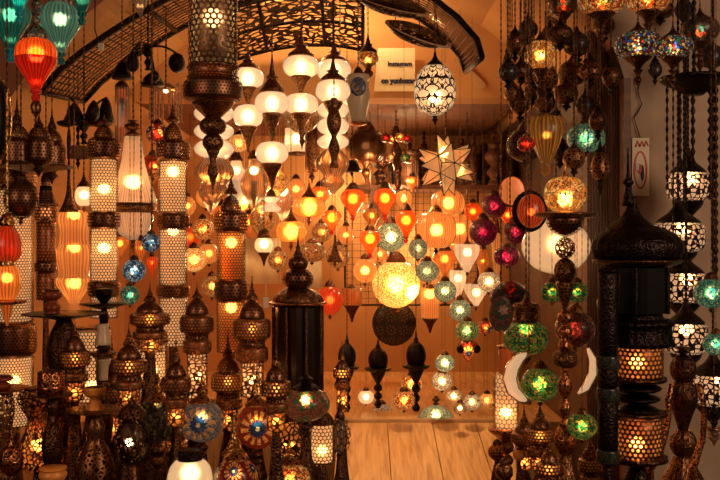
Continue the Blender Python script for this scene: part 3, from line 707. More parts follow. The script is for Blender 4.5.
# candelabra silhouette
chandelier('iron_candelabrum', 'black iron candelabrum with bell shades silhouetted on the orange wall', 84, 122, 3.9, [
  (69, 97, 122, 5, 'spire', 'black', 0), (76, 105, 123, 8, 'bellcap', 'black', -.03), (91, 100, 123, 9, 'bellcap', 'black', .04), (106, 98, 124, 8, 'bellcap', 'black', 0), (99, 106, 125, 6, 'ball', 'black', -.08), (66, 121, 128, 9, 'disc', 'black', 0), (100, 121, 128, 12, 'disc', 'black', 0), (84, 120, 128, 12, 'disc', 'black', 0)])
L('candle_lantern', 'small box-shaped dark lantern on a twisted rod beside the candelabrum', 'lantern', 78, 3.95, [('rod', 'bal2', 126, 147, 2, 'black'), ('box', 'cyl', 146, 159, 11, 'dwood', dict(seg=4, flat=True)), ('finial', 'drop', 158, 170, 3, 'black')])
L('bell_lamp', 'trumpet-shaped dark bell on a thin rod above the wavy amber lamp', 'lamp', 69, 3.3, [('rod', 'bal', 118, 190, 2.2, 'dark'), ('bell', 'trump', 168, 212, 9.5, 'bronze')], cr=.002)
L('bell_lamp', 'small dark cap with a pale glass shade beside the trumpet-shaped bell', 'lamp', 84, 3.45, [('cap', 'cone', 172, 187, 7, 'bronze'), ('glass_shade', 'flat', 186, 206, 9, 'pearl'), blb(195, 3, 'b2'), ('finial', 'drop', 205, 214, 2, 'bronze')])
L('wavy_glass_lamp', 'tall amber lamp of three wavy fluted glass tiers', 'lamp', 74, 3.6, [('cap', 'cone', 198, 211, 8, 'bronze'),
  ('upper_glass', [(0, .6), (.1, .9), (.3, 1), (.5, .9), (.75, .88), (1, .95)], 210, 245, 15, 'gold', dict(flute=(12, .08))),
  ('middle_glass', [(0, .8), (.2, 1), (.5, .97), (.8, .88), (1, .9)], 243, 278, 16, 'gold', dict(flute=(12, .08, 1))),
  ('lower_glass', [(0, .85), (.15, 1), (.35, .8), (.6, .45), (.8, .25), (1, .3)], 276, 312, 17, 'gold', dict(flute=(12, .08))),
  ('finial', 'drop', 311, 322, 3, 'bronze'), blb(215, 4, 'b2'), blb(248, 4, 'b2'), blb(283, 4, 'b2')])
tower('pierced tube lantern between the wavy amber lamp and the white bell lamp', 104, 3.4, 114, 124, [(159, 212, 189, 'b3'), (228, 281, 248, 'b3'), (296, 318, None, 'b1')], 14)
tower('pierced tube lantern beside the white ribbed bell lamp, over the green globe', 173, 3.5, 100, 122, [(161, 213, 172, 'b3'), (229, 285, 231, 'b2'), (297, 346, 293, 'b2')], 14.5)
tower('pierced tube lantern with a leafy top ornament in front of the amber globes', 231, 3.3, 172, 194, [(232, 280, 243, 'b3'), (301, 352, 308, 'b3')], 14.5, perfm='towerp2', liner='linerd')
L('ribbed_bell_lamp', 'large white ribbed glass bell lamp with a bowl below', 'lamp', 133, 3.6, [('cap', 'bal', 120, 140, 9, 'bronze'), ('glass_bell', 'bell', 137, 203, 24, 'cream', dict(flute=(24, .03))),
  ('rim_band', 'band', 202, 213, 24, 'bronze'), ('glass_bowl', [(0, .9), (.2, .95), (.5, .8), (.8, .62), (1, .2)], 212, 240, 21, 'cream', dict(flute=(24, .03))), ('finial', 'drop', 239, 252, 4, 'bronze'), blb(183, 6, 'b2')])
BG = 'blue and green mosaic globes on one cluster'
globe('blue mosaic globe touching the pierced tube, highest of three small globes', 151, 3.28, 233, 252, 9.5, 'mblue', 'b1', BG)
globe('blue-white mosaic globe, the middle of three small globes', 134, 3.25, 259, 282, 11.5, 'mblue', 'b2', BG)
globe('green mosaic globe, the lowest of three small globes beside the white bell lamp', 130, 3.35, 285, 305, 9.5, 'mteal', 'b2', BG)
onion('drop_lamp', 'slim orange drop lamp between two blue mosaic globes', 'lamp', 141, 3.5, 240, 262, 6, 'amber', b='b1')
onion('drop_lamp', 'slim orange drop lamp under the blue globe that touches the pierced tube', 'lamp', 152, 3.45, 256, 275, 5.5, 'orange', b='b1')
globe('red, white and blue mosaic globe beside the dark dome of a pierced lantern', 158, 3.7, 123, 145, 12, 'fred', 'b2')
globe('mosaic globe with white petals above the dark band of the white bell lamp', 153, 3.75, 154, 177, 11, 'forange', 'b2')
globe('orange mosaic globe between two pierced tube lanterns, highest of the amber cluster', 203, 3.7, 218, 240, 11, 'morange', 'b2')
globe('deep orange glass globe behind the amber cluster between two pierced tubes', 190, 3.85, 226, 248, 11, 'orange', 'b1', name='glass_globe_lamp')
globe('brightest amber globe of the cluster between two pierced tubes', 194, 3.6, 247, 272, 13, 'mgold', 'b2')
globe('golden globe beside the brightest amber globe', 209, 3.75, 243, 264, 11, 'gold', 'b1', name='glass_globe_lamp')
# big hanging lantern
L('large_pierced_lantern', 'large foreground lantern of pierced ring lattice over a long turned tail', 'lantern', 213, 2.9, [
  ('lattice_tube', 'cyl', -14, 68, 24.5, 'bigp', dict(seg=32)), ('inner_glass', 'cyl', -12, 66, 21, 'bigliner'), ('pierced_collar', 'band', 66, 80, 25.5, 'bandp'), ('collar_core', 'cyl', 67, 79, 20, 'linerd'),
  ('pierced_bulge', 'bulge', 79, 103, 29.5, 'bandd'), ('bulge_core', 'bulge', 81, 101, 26, 'dark'), ('cone', 'taper', 101, 122, 22, 'bronze'), ('turned_knob', 'ball', 116, 136, 13.5, 'bronze'), ('turned_knob', 'ball', 133, 152, 10.5, 'bronze'), ('tail', 'drop', 150, 196, 7, 'bronze'), blb(18, 8, 'b2')])
# ---------------- D: white globe lamps
WG = None
tiers('two-tier white globe lamp partly behind the large ring-lattice lantern', 248, 3.9, 48, [(68, 88), (105, 127)], 16, WG)
tiers('two-tier white globe lamp with the highest cap peak beside the beam', 301, 4.0, 30, [(56, 77), (94, 114)], 18.5, WG)
tiers('two-tier white globe lamp hanging lowest, its second globe above the clear lanterns', 272, 3.75, 54, [(92, 114), (142, 164)], 17.5, WG)
tiers('white globe lamp under a smooth dark cap, before a stack of white beads', 333, 3.6, 56, [(80, 102)], 17.5, WG)
tiers('white globe lamp half hidden behind the smooth dark cap', 334, 4.1, 40, [(60, 81)], 17.5, WG)
for cx, Y, ys, r, lb in ((214, 3.75, [(103, 124), (122, 141), (139, 159)], 20, 'stack of white glass globes behind the tail of the large ring-lattice lantern'),
                     (333, 3.95, [(101, 119), (117, 136), (134, 150)], 16, 'stack of white glass beads behind a dark spindle, above clear fluted glass')):
    L('stacked_globe_lamp', lb, 'lamp', cx, Y, [('cap', 'dome', ys[0][0]-10, ys[0][0]+1, r*.5, 'bronze')]+[('glass_globe', 'ball', a, b, r, 'white') for a, b in ys]+
      [('fluted_glass', [(0, .5), (.2, .95), (.4, 1), (.6, .6), (.75, .75), (1, .1)], ys[-1][1]-1, ys[-1][1]+44, r*.9, 'clear', dict(flute=(8, .1)))]+[blb((a+b)/2, 4, 'b1') for a, b in ys])
L('dark_spindle', 'long dark turned spindle hanging before the stack of white beads', 'pendant', 334, 3.3, [('spindle', 'bal', 98, 168, 7.5, 'bronze')])
L('square_lantern', 'small square cream glass lantern under the second white globe', 'lantern', 298, 4.3, [('roof', 'cone', 118, 129, 11, 'dark', dict(seg=4, flat=True)), ('glass_box', 'cyl', 128, 152, 13, 'pearl', dict(seg=4, flat=True)), ('base', 'disc', 151, 156, 12, 'dark', dict(seg=4, flat=True)), blb(139, 4, 'b2')])
globe('golden crackled globe beside the lowest white globe', 239, 3.95, 134, 152, 10.5, 'mgold', 'b1')
globe('small golden globe close under the tail of the large lantern', 222, 4.05, 138, 160, 11, 'mgold', 'b1')
L('brown_glass_lamp', 'upturned brown smoked glass shade under the highest-capped white globes', 'lamp', 302, 4.25, [('cap', 'dome', 112, 118, 8, 'dark'), ('glass_shade', 'bowl', 116, 134, 17, 'crackle'), ('finial', 'drop', 133, 150, 4, 'dark')])
L('beaded_lamp', 'dark beaded tube lamp hanging beside the stack of white beads', 'lamp', 312, 4.05, [('tube', 'cyl', 128, 172, 7, 'frets'), ('core', 'cyl', 129, 171, 5, 'darkg'), ('finial', 'drop', 171, 184, 4, 'dark')])
CG = None
def flask(label, cx, Y, y0, y1, r, m='clear', b='b2', inner=True):
    h = y1-y0; P = [('cap', 'bellcap', y0-8, y0+1, r*.5, 'dark'), ('glass_flask', [(0, .35), (.15, .45), (.35, .9), (.55, 1), (.75, .7), (.9, .3), (1, .1)], y0, y1, r, m, dict(flute=(8, .06)))]
    if inner: P.append(('dark_drop', 'drop', y0+h*.45, y1-h*.05, r*.35, 'dark'))
    if b: P.append(blb(y0+h*.25, 3.5, b))
    L('glass_flask_lamp', label, 'lamp', cx, Y, P)
flask('clear glass flask lamp with a dark drop inside, under the lowest white globes', 254, 3.9, 158, 210, 13)
flask('clear glass flask lamp behind the leafy ornament of a pierced lantern', 236, 4.1, 160, 205, 14, 'pearl', 'b1')
flask('brown glass flask below the lowest white globe', 275, 4.15, 165, 200, 13, 'crackle', 'b1')
flask('clear flask with bright bulb above the open flower-shaped lamp', 283, 4.35, 182, 222, 10, 'clear', 'b3', False)
flask('clear wavy flask hanging behind the dark tail of the ring-lattice lantern', 211, 4.0, 165, 214, 12, 'clear', 'b1')
flask('amber flask between the clear flasks and the amber dome lamps', 262, 4.4, 200, 240, 12, 'crackle', 'b1')
L('flower_glass_lamp', 'small white flower-shaped glass lamp above the white ball lamp', 'lamp', 271, 4.0, [('cap', 'bellcap', 189, 198, 6, 'dark'), ('glass_shade', 'tulip', 197, 212, 9, 'white', dict(flute=(6, .15))), ('finial', 'drop', 211, 222, 3, 'dark')])
L('ball_lamp', 'white ball lamp with a dark pointed cone beneath, before the cream cloth', 'lamp', 264, 3.8, [('cap', 'dome', 228, 238, 7, 'dark'), ('glass_globe', 'ball', 236, 254, 9.5, 'pearl'), ('cone', 'hour', 252, 266, 6, 'dark'), blb(244, 3, 'b2')])
for cx, y0, y1, r, Y, lb in ((309, 197, 217, 16, 4.2, 'bright amber dome lamp with a wide glowing shade above the flower-shaped one'), (291, 221, 242, 15, 4.0, 'amber dome lamp above the white ball lamp and cream cloth')):
    L('amber_dome_lamp', lb, 'lamp', cx, Y, [('cap', 'cone', y0-14, y0+1, 8, 'bronze'), ('glass_shade', 'flat', y0, y1, r, 'amber', dict(flute=(16, .04))), blb((y0+y1)/2, 5, 'b3'), ('finial', 'drop', y1-1, y1+10, 3, 'bronze')])
# cream cloth hanging and framed paper
for x0, x1, ya, yb_, Y, nm, lb, cat in ((243, 281, 238, 284, 6.3, 'cream_cloth', 'plain cream cloth hung behind the white ball lamp', 'cloth'), (303, 322, 261, 288, 6.35, 'paper_notice', 'small blank cream paper beside the black domed lantern', 'paper')):
    bm = bmesh.new(); a, b = W_(x0, yb_, Y), W_(x1, ya, Y); nx = 12
    for s in (0, .006):
        pass
    vv = [[bm.verts.new((a.x+(b.x-a.x)*i/nx, Y+s+.006*math.sin(i*1.3), z)) for i in range(nx+1)] for s in (0, .005) for z in (a.z, b.z)]
    for i in range(nx):
        bm.faces.new((vv[0][i], vv[0][i+1], vv[1][i+1], vv[1][i])); bm.faces.new((vv[2][i+1], vv[2][i], vv[3][i], vv[3][i+1])); bm.faces.new((vv[1][i], vv[1][i+1], vv[3][i+1], vv[3][i])); bm.faces.new((vv[0][i+1], vv[0][i], vv[2][i], vv[2][i+1]))
    for i in (0, nx): bm.faces.new((vv[0][i], vv[1][i], vv[3][i], vv[2][i]))
    for x in (a.x+.01, b.x-.01): tube(bm, [(x, Y+.003, b.z-.01), (x, Y+.003, 2.40)], .0015, 5)
    o = mesh_obj(nm, bm, M['linen' if 'cloth' in nm else 'paper']); tag(o, lb, cat)
    for s in ():
        pass
globe('dim amber globe beside the small cream paper', 312, 4.25, 242, 262, 14, 'crackle', None, name='glass_globe_lamp')
# ---------------- E: black domed lantern
L('domed_lantern', 'large dark lantern with stacked pierced domes over a panelled glass body', 'lantern', 298, 3.15, [
  ('finial', 'spire', 232, 258, 5, 'dark'), ('upper_dome', 'ball', 255, 272, 10, 'bandp'), ('dome_core', 'ball', 257, 270, 8, 'dark'), ('middle_dome', 'flat', 269, 289, 15.5, 'bandp'), ('dome_core', 'flat', 271, 287, 13, 'darkg'), ('lid', 'dome', 285, 303, 25, 'bronze', dict(flute=(12, .03))),
  ('rim', 'disc', 300, 307, 29, 'copper'), ('panel_glass', 'cyl', 306, 392, 24, 'darkg', dict(seg=8, flat=True)), ('lower_rim', 'disc', 390, 397, 28, 'dark'), ('base', 'foot', 396, 'B', 26, 'dark')]+
  [('post', 'cyl', 306, 392, 1.8, 'dark', dict(dx=25.5*math.cos(a), dy=25.5*math.sin(a), seg=8)) for a in [math.pi/8+i*math.pi/4 for i in range(8)]], sup='table')
bm = bmesh.new(); q = W_(266, 302, 3.05); box(bm, (q.x-.009, q.y, q.z-.02), (q.x+.009, q.y+.002, q.z+.016)); box(bm, (q.x-.001, q.y, q.z+.016), (q.x+.001, q.y+.002, q.z+.08)); tag(mesh_obj('price_tag', bm, M['paper'], smooth=False), 'small white price tag hanging beside the rim of the domed lantern', 'tag')
# ---------------- F: red-orange pendants
RG = None
for cx, y0, y1, r, Y, lb in ((353, 189, 216, 12.5, 4.1, 'orange-red teardrop pendant with a black bell cap, beside the clear fluted glass'), (385, 188, 216, 11, 4.2, 'orange-red teardrop pendant above the pale green mosaic ball'),
                         (332, 210, 231, 9.5, 3.95, 'small orange-red teardrop pendant beside the glowing amber domes'), (406, 210, 238, 10.5, 3.9, 'orange-red teardrop pendant overlapping the pale green mosaic ball'), (370, 230, 254, 10.5, 3.9, 'lowest orange-red teardrop pendant, above the bright golden glow')):
    onion('red_pendant', lb, 'lamp', cx, Y, y0, y1, r, 'orange', 'orange-red teardrop pendants', 'b3', 3.6, foot='red')
L('bell_lamp', 'small black bell-shaped shade above an orange-red pendant', 'lamp', 352, 3.7, [('shade', 'bellcap', 160, 172, 9.5, 'black'), ('socket', 'drop', 170, 178, 2.5, 'black')])
L('bell_lamp', 'dark bell-shaped shade hanging beside the amber cylinder of the wire grid', 'lamp', 335, 3.65, [('shade', 'cone', 235, 262, 8, 'dark'), ('socket', 'drop', 260, 268, 2.5, 'dark')])
L('amber_cup_lamp', 'brown lamp with a dark cone cap and amber cup beside the banner', 'lamp', 368, 3.9, [('cap', 'spire', 32, 53, 9, 'dark'), ('glass_cup', 'flat', 51, 66, 10.5, 'crackle'), ('lower_cup', 'drop', 64, 84, 7, 'bronze'), blb(60, 2.5, 'b1')])
L('ceramic_lamp', 'cream ceramic lamp painted with a round blue-edged flower', 'lamp', 358, 3.85, [('cap', 'dome', 66, 77, 6, 'dark'), ('body', 'pot', 75, 122, 12, 'ceramic'), ('flower_disc', 'ball', 79, 98, 8, 'fblue', dict(squash=.3, dy=-11.5)), ('foot', 'disc', 121, 126, 9, 'copper')])
L('leaf_glass_lamp', 'white glass lamp with an upright leaf-shaped lobe beside the ceramic flower lamp', 'lamp', 340, 4.35, [('leaf', 'egg', 58, 84, 6, 'white'), ('glass_globe', 'flat', 82, 106, 13, 'white'), blb(94, 4, 'b2')])
L('pierced_drum_lamp', 'dark finely pierced drum lamp glinting inside, before the shelf', 'lamp', 366, 4.0, [('cap', 'dome', 120, 132, 9, 'bronze'), ('pierced_drum', 'flat', 130, 163, 21, 'towerp2'), ('core', 'flat', 132, 161, 18, 'darkg'), ('finial', 'drop', 161, 186, 6, 'bronze'), blb(146, 3, 'b1')])
def minichand(label, cx, Y, cy, R_, n, mats, r, b='bred'):
    k = Y/900; c = W_(cx, cy, Y); zt = top_z(c.x, Y); root = bpy.data.objects.new('mosaic_chandelier', None); root.location = (c.x, Y, zt); link(root); tag(root, label, 'chandelier'); obstacle(c.x, Y, (R_+r)*k, c.z-.07, c.z+.06); obstacle(c.x, Y, .006, c.z, zt)
    chain(root, c.z-zt+10*k, 0, 'dark'); lathe('hub', 'bal2', 44*k, 4*k, 'dark', root, c.z-zt+10*k)
    for i in range(n):
        a = 2*math.pi*i/n+.3; q = Vector((R_*k*math.cos(a), R_*k*math.sin(a), c.z-zt)); bm = bmesh.new(); tube(bm, [Vector((0, 0, q.z-.05)), q*.5+Vector((0, 0, q.z*.5-.03)), q+Vector((0, 0, .02))], .003, 5); mesh_obj('arm', bm, M['dark'], root)
        s = lathe('glass_cup', 'flat', r*1.7*k, r*k, mats[i % len(mats)], root, q.z+.01, q.x, q.y); lathe('bulb', 'ball', .016, .008, b, root, q.z+.01-r*.5*k, q.x, q.y, seg=8, cheap=True)
minichand('small chandelier of red mosaic cups before the dark shelf', 396, 5.5, 136, 11, 4, ['mred', 'morange'], 5)
minichand('small chandelier of red and green mosaic cups, lower and closer to the shelf edge', 398, 5.9, 156, 12, 5, ['morange', 'mgreend', 'mred'], 5, 'b1')
# ---------------- G/H: egg lamp, star lamp
L('egg_lamp', 'pierced metal egg lamp glowing cream through interlaced scrollwork', 'lamp', 435, 3.2, [('cap', 'cone', 52, 66, 9, 'black'), ('scroll_shade', [(0, .3), (.06, .55), (.2, .83), (.4, .97), (.55, 1), (.72, .94), (.86, .76), (.96, .42), (1, .15)], 64, 116, 21, 'egg', dict(seg=40)), ('foot', 'drop', 115, 125, 4, 'black'), blb(97, 5, 'b2')])
def star(label, cx, cy, Y, R_):
    k = Y/900; c = W_(cx, cy, Y); zt = top_z(c.x, Y); root = bpy.data.objects.new('star_lantern', None); root.location = (c.x, Y, zt); link(root); tag(root, label, 'lantern'); obstacle(c.x, Y, R_*k, c.z-R_*k, c.z+R_*k); obstacle(c.x, Y, .006, c.z, zt)
    bm = bmesh.new(); bmesh.ops.create_icosphere(bm, subdivisions=1, radius=R_*k*.50)
    bmesh.ops.rotate(bm, verts=bm.verts, matrix=Matrix.Rotation(.3, 3, 'X')@Matrix.Rotation(.35, 3, 'Y'), cent=(0, 0, 0))
    res = bmesh.ops.poke(bm, faces=bm.faces[:]); tips = res['verts']
    for v in tips: v.co = v.co.normalized()*R_*k
    ed = [(e.verts[0].co.copy(), e.verts[1].co.copy()) for e in bm.edges]
    bmesh.ops.translate(bm, verts=bm.verts, vec=(0, 0, c.z-zt)); mesh_obj('glass_panes', bm, M['starg'], root, False)
    bm = bmesh.new()
    for a, b in ed: tube(bm, [a+Vector((0, 0, c.z-zt)), b+Vector((0, 0, c.z-zt))], .0028, 5)
    mesh_obj('lead_edges', bm, M['black'], root)
    chain(root, c.z-zt+R_*k*.9, 0, 'dark'); lathe('bulb', 'ball', 9*k, 4.5*k, 'b3', root, c.z-zt+18*k, -2*k, 0, seg=12)

star('many-pointed glass star lantern with dark metal edges below the scrollwork egg', 446, 165, 5.45, 33)
# ---------------- I: amber cluster
AG = 'amber fluted glass flower shades'
for cx, y0, y1, r, Y, lb in ((448, 190, 216, 16, 4.1, 'amber fluted glass shade directly under the star lantern'), (436, 212, 248, 19, 4.0, 'brightest amber fluted shade of the cluster under the star lantern'), (459, 214, 244, 15, 3.9, 'amber fluted shade beside the dark red globes'), (418, 236, 256, 7, 4.3, 'small amber shade beside the pale green mosaic ball')):
    L('fluted_flower_lamp', lb, 'lamp', cx, Y, [('cap', 'bellcap', y0-7, y0+1, r*.4, 'brass'), ('glass_shade', 'flat', y0, y1, r, 'gold', dict(flute=(8, .09))), blb((y0+y1)/2, 4, 'b3' if r > 18 else 'b2'), ('finial', 'drop', y1-1, y1+8, 3, 'black')])
for cx, y0, y1, r, lb in ((467, 244, 272, 12, 'white fluted tulip glass lamp below the amber cluster'), (476, 284, 306, 11, 'white rounded glass lamp beside the bubble-glass globe'), (458, 270, 300, 8, 'narrow white glass lamp between green mosaic globes and the tulip lamp')):
    L('tulip_glass_lamp', lb, 'lamp', cx, 3.75 if cx > 460 else 4.15, [('cap', 'cone', y0-7, y0+1, 5, 'dark'), ('glass_shade', [(0, .9), (.12, 1), (.4, .9), (.7, .55), (1, .2)], y0, y1, r, 'pearl', dict(flute=(8, .1))), ('finial', 'drop', y1-1, y1+6, 2, 'dark'), blb(y0+8, 3, 'b1')])
globe('bubble-glass globe with a bright bulb beside the crimson mosaic globes', 489, 3.9, 271, 292, 11.5, 'mcream', 'b3', name='bubble_globe_lamp')
onion('drop_lamp', 'slender golden drop lamp between the crimson globes', 'lamp', 497, 4.1, 232, 290, 5, 'gold', b='b2', n=6)
onion('drop_lamp', 'slender amber drop lamp next to the white tulip lamp', 'lamp', 483, 4.2, 248, 284, 6, 'amber', b='b2', n=6)
# ---------------- J: green mosaic globes
for cx, y0, y1, r, Y, lb, m, b in ((391, 222, 252, 15, 4.05, 'largest pale green mosaic ball, behind the orange-red pendants', 'mpale', 'b3'), (418, 238, 259, 9.5, 3.8, 'pale green mosaic ball just below an orange-red pendant tip', 'mpale', 'b1'), (427, 260, 282, 11.5, 3.7, 'dim green mosaic ball above the staggered pair of green balls', 'mpale', 'b1'),
                              (445, 280, 302, 11.5, 3.75, 'green mosaic ball beside the narrow white glass lamp', 'mpale', 'b2'), (460, 299, 321, 11, 3.7, 'green mosaic ball second from the lowest in the string', 'mpale', 'b2'), (467, 320, 341, 12, 3.65, 'lowest green mosaic ball, with dark green flecks, above the owl-eyed lamp', 'mgreen', 'b2')):
    globe(lb, cx, Y, y0, y1, r, m, b, 'pale green mosaic globes in a falling string', cr=.002)
# ---------------- K: big golden mosaic ball and wire grid
globe('large round golden mosaic lamp with a brilliant centre before the wire grid', 396, 4.35, 260, 308, 24, 'mgold', 'b3', br=6.5, name='golden_mosaic_lamp')
globe('small brilliant golden lamp beside the large golden mosaic one', 365, 4.3, 258, 283, 12, 'gold', 'b3', name='glass_globe_lamp')
L('paper_drum_lamp', 'golden drum lamp with a dark pointed tip below the large golden lamp', 'lamp', 430, 4.4, [('cap', 'dome', 284, 290, 5, 'dark'), ('drum', 'cyl', 288, 318, 9.5, 'gold'), ('tip', 'hour', 317, 333, 8, 'dark'), blb(294, 4, 'b2')])
L('paper_drum_lamp', 'wide amber drum lamp beside the dark bell shade, left of the golden lamps', 'lamp', 352, 4.55, [('cap', 'dome', 284, 290, 5, 'dark'), ('drum', 'cyl', 288, 305, 10, 'amber'), ('tip', 'hour', 304, 322, 8, 'dark')])
r_ = bpy.data.objects.new('wire_grid', None); link(r_); r_.location = (0, 6.55, 0); tag(r_, 'black wire grid panel hanging behind the golden mosaic lamp', 'wire grid')
a, b = W_(345, 305, 6.55), W_(478, 190, 6.55); bm = bmesh.new(); nx, nz = 17, 17
for i in range(nx+1):
    x = a.x+(b.x-a.x)*i/nx; tube(bm, [(x, 0, a.z), (x, 0, b.z)], .0018, 4)
for i in range(nz+1):
    z = a.z+(b.z-a.z)*i/nz; tube(bm, [(a.x, 0, z), (b.x, 0, z)], .0018, 4)
mesh_obj('wires', bm, M['dark'], r_)
bm = bmesh.new()
for p, q in (((a.x, a.z), (b.x, a.z)), ((a.x, b.z), (b.x, b.z)), ((a.x, a.z), (a.x, b.z)), ((b.x, a.z), (b.x, b.z))): tube(bm, [(p[0], 0, p[1]), (q[0], 0, q[1])], .007, 6)
for x in (a.x+.08, b.x-.08): tube(bm, [(x, 0, b.z), (x, 0, 2.40)], .002, 5)
mesh_obj('frame', bm, M['black'], r_)
# ---------------- L: crimson globes
for cx, y0, y1, r, Y, lb, m, b in ((483, 218, 246, 14, 3.55, 'crimson mosaic globe with a brown foot beside the amber cluster', 'mmag', 'b1'), (494, 194, 218, 12.5, 3.7, 'crimson mosaic globe above the one with a brown foot', 'mmag', 'b1'), (515, 220, 244, 12, 3.6, 'crimson mosaic globe tucked beside the dark-ringed orange lamp', 'mmag', 'b1'),
                              (507, 247, 266, 13, 3.45, 'flattened crimson mosaic globe, lowest of the crimson ones', 'mmag', 'b2'), (525, 128, 162, 18.5, 3.6, 'large dark red mosaic globe beside the orange fluted vase', 'mdred', None)):
    globe(lb, cx, Y, y0, y1, r, m, b, 'crimson mosaic globes' if m == 'mmag' else None, prof='flat' if cx == 507 else 'ball')
globe('small red-lit mosaic cup set in front of the large dark red globe', 526, 3.42, 136, 152, 9, 'mred', 'bred', name='mosaic_cup_lamp')
globe('small orange glass ball between the amber cluster and crimson globes', 473, 3.95, 202, 221, 9, 'orange', 'b3', name='glass_globe_lamp')
globe('small orange glass ball between two crimson globes', 508, 4.0, 206, 224, 8, 'orange', 'b3', name='glass_globe_lamp')
L('ceramic_disc', 'round flat orange ceramic disc hung above the crimson globes', 'plate', 512, 3.5, [('disc', 'ball', 177, 205, 12.5, 'discg', dict(squash=.12)), ('rim', 'ball', 176, 206, 13.2, 'copper', dict(squash=.06, dy=1.2))], cr=.0015)
L('handled_vase_lamp', 'amber ribbed vase lamp with two looped handles', 'lamp', 546, 3.3, [('lid', 'disc', 113, 119, 10, 'bronze'), ('ribbed_vase', [(0, .75), (.08, .92), (.2, 1), (.45, .85), (.7, .45), (.82, .28), (.9, .4), (1, .1)], 117, 176, 16, 'vaseg', dict(flute=(12, .06))), blb(135, 3, 'b1')], post=lambda root, k: handles(root, k))
def handles(root, k):
  for s in (-1, 1):
    bm = bmesh.new(); zc = CZ+(240-126)*k-root.location.z
    tube(bm, [Vector((s*(12+7*math.sin(t))*k, 0, zc+9*k*math.cos(t))) for t in [i*math.pi/8 for i in range(9)]], 2.2*k, 6); mesh_obj('handle', bm, M['vaseg'], root)
L('drum_shade_lamp', 'wide round cream lamp glowing behind the spiked amber stand lamp', 'lamp', 556, 3.6, [('cap', 'dome', 206, 220, 12, 'black'), ('shade', 'ball', 218, 274, 34, 'drumg'), ('foot', 'drop', 273, 282, 6, 'dark'), blb(244, 6, 'b1')])
L('ringed_disc_lamp', 'orange lamp face in a thick black ring beside the spiked amber lamp', 'lamp', 531, 3.4, [('orange_disc', 'ball', 194, 228, 14, 'redo', dict(squash=.7)), ('black_ring', 'ball', 190, 232, 18, 'black', dict(squash=.2, dy=7)), blb(212, 3, 'b1')])
# ---------------- N: tall stand lamp at right
stand('tall turned brass stand lamp crowned by a spiked amber globe', 565, 2.85, [
  ('finial', 'spire', 160, 180, 5, 'brass'), ('amber_globe', 'flat', 177, 212, 20, 'crackle', dict(flute=(16, .06))), ('plate', 'disc', 211, 219, 31, 'bronze'), ('pierced_bowl', 'bowl', 218, 237, 19, 'bandp'), ('bowl_core', 'bowl', 219, 235, 16, 'dark'),
  ('pierced_knob', 'ball', 237, 259, 10, 'frets'), ('turned_knob', 'ball', 258, 284, 11, 'bronze'), ('turned_knob', 'taper', 282, 312, 9, 'bronze'), ('stem', 'bal2', 310, 352, 8, 'copper'), ('turned_knob', 'flat', 350, 368, 13, 'bronze'), ('stem', 'bal', 366, 425, 8, 'copper'), ('turned_knob', 'ball', 424, 456, 11, 'copper'), ('foot', 'foot', 455, 'B', 30, 'bronze'), blb(198, 5, 'b3')], cat='lamp')
for cx, cy, r, Y, m, b, lb in ((552, 292, 11.5, 2.95, 'mgreend', 'b1', 'small deep green mosaic globe flanking the turned stem, nearer the crimson globes'), (577, 292, 11.5, 2.98, 'mgreend', 'b1', 'small deep green mosaic globe flanking the turned stem, nearer the cane screen'),
                           (540, 384, 19, 2.98, 'mgreend', 'b2', 'large deep green mosaic globe under the wider-capped green one'), (582, 426, 15, 2.8, 'mgreend', 'b2', 'deep green mosaic globe low beside the dark glass column'), (575, 329, 20, 3.15, 'mdred', 'b1', 'dark red mosaic globe behind the turned stem')):
    globe(lb, cx, Y, cy-r*.92, cy+r*.92, r, m, b, cr=.002, cap='bronze')
L('capped_mosaic_lamp', 'deep green mosaic bowl lamp under a wide brown pierced cap', 'lamp', 526, 3.1, [('cap', 'cone', 292, 306, 8, 'bronze'), ('collar', 'band', 303, 324, 13, 'frets'), ('collar_core', 'cyl', 304, 323, 10, 'darkg'), ('mosaic_bowl', 'flat', 321, 354, 23, 'mgreend'), ('foot', 'drop', 352, 366, 7, 'bronze'), blb(330, 4.5, 'b2')])
L('tilted_mosaic_bowl', 'tilted mosaic bowl showing its red inside above the capped green lamp', 'lamp', 510, 3.3, [('outer_bowl', 'flat', 284, 312, 20, 'mdark'), ('red_glass', 'dome', 280, 296, 18, 'mred'), blb(291, 3, 'bred')])
L('grey_mosaic_disc', 'grey mosaic disc with dark flowers leaning beside the red bowl', 'plate', 501, 3.15, [('disc', 'ball', 296, 332, 12, 'fpink', dict(squash=.15))], cr=.002)
globe('green mosaic dish lamp with a dark rim beside the cane screen', 586, 3.6, 124, 152, 19, 'mteal', 'b2', name='mosaic_dish_lamp', prof='flat')
# ---------------- P/Q: lamps above the ramp edge
L('mosaic_plate', 'dark round mosaic plate with a ring of pale petals, over the black silhouettes', 'plate', 394, 4.7, [('plate', 'ball', 302, 345, 21, 'fdark', dict(squash=.15)), ('rim', 'ball', 301, 346, 21.8, 'black', dict(squash=.08, dy=2))])
def silh(label, cx, Y, y0, y1, r, end='stage'):
    h = y1-y0; k = Y/900
    zt = top_z((cx-360)*k, Y)
    L('dark_hanging_lantern', label, 'lantern', cx, Y, [('spire', 'spire', y0, y0+h*.22, r*.5, 'black'), ('bulb_body', 'ball', y0+h*.16, y0+h*.5, r, 'black'), ('arm_ring', 'disc', y0+h*.42, y0+h*.5, r*1.35, 'black'), ('lower_body', 'taper', y0+h*.48, y0+h*.68, r*.8, 'black'), ('tail', 'bal2', y0+h*.66, y1, r*.45, 'black')])
silh('black silhouetted lantern hanging before the orange wall, under the dark petal plate', 378, 5.3, 336, 408, 10)
silh('black silhouetted lantern above the twin amber globes', 416, 5.2, 328, 412, 10)
silh('dark brown lantern hanging beside the panelled lantern, at the ramp corner', 347, 5.0, 330, 412, 9)
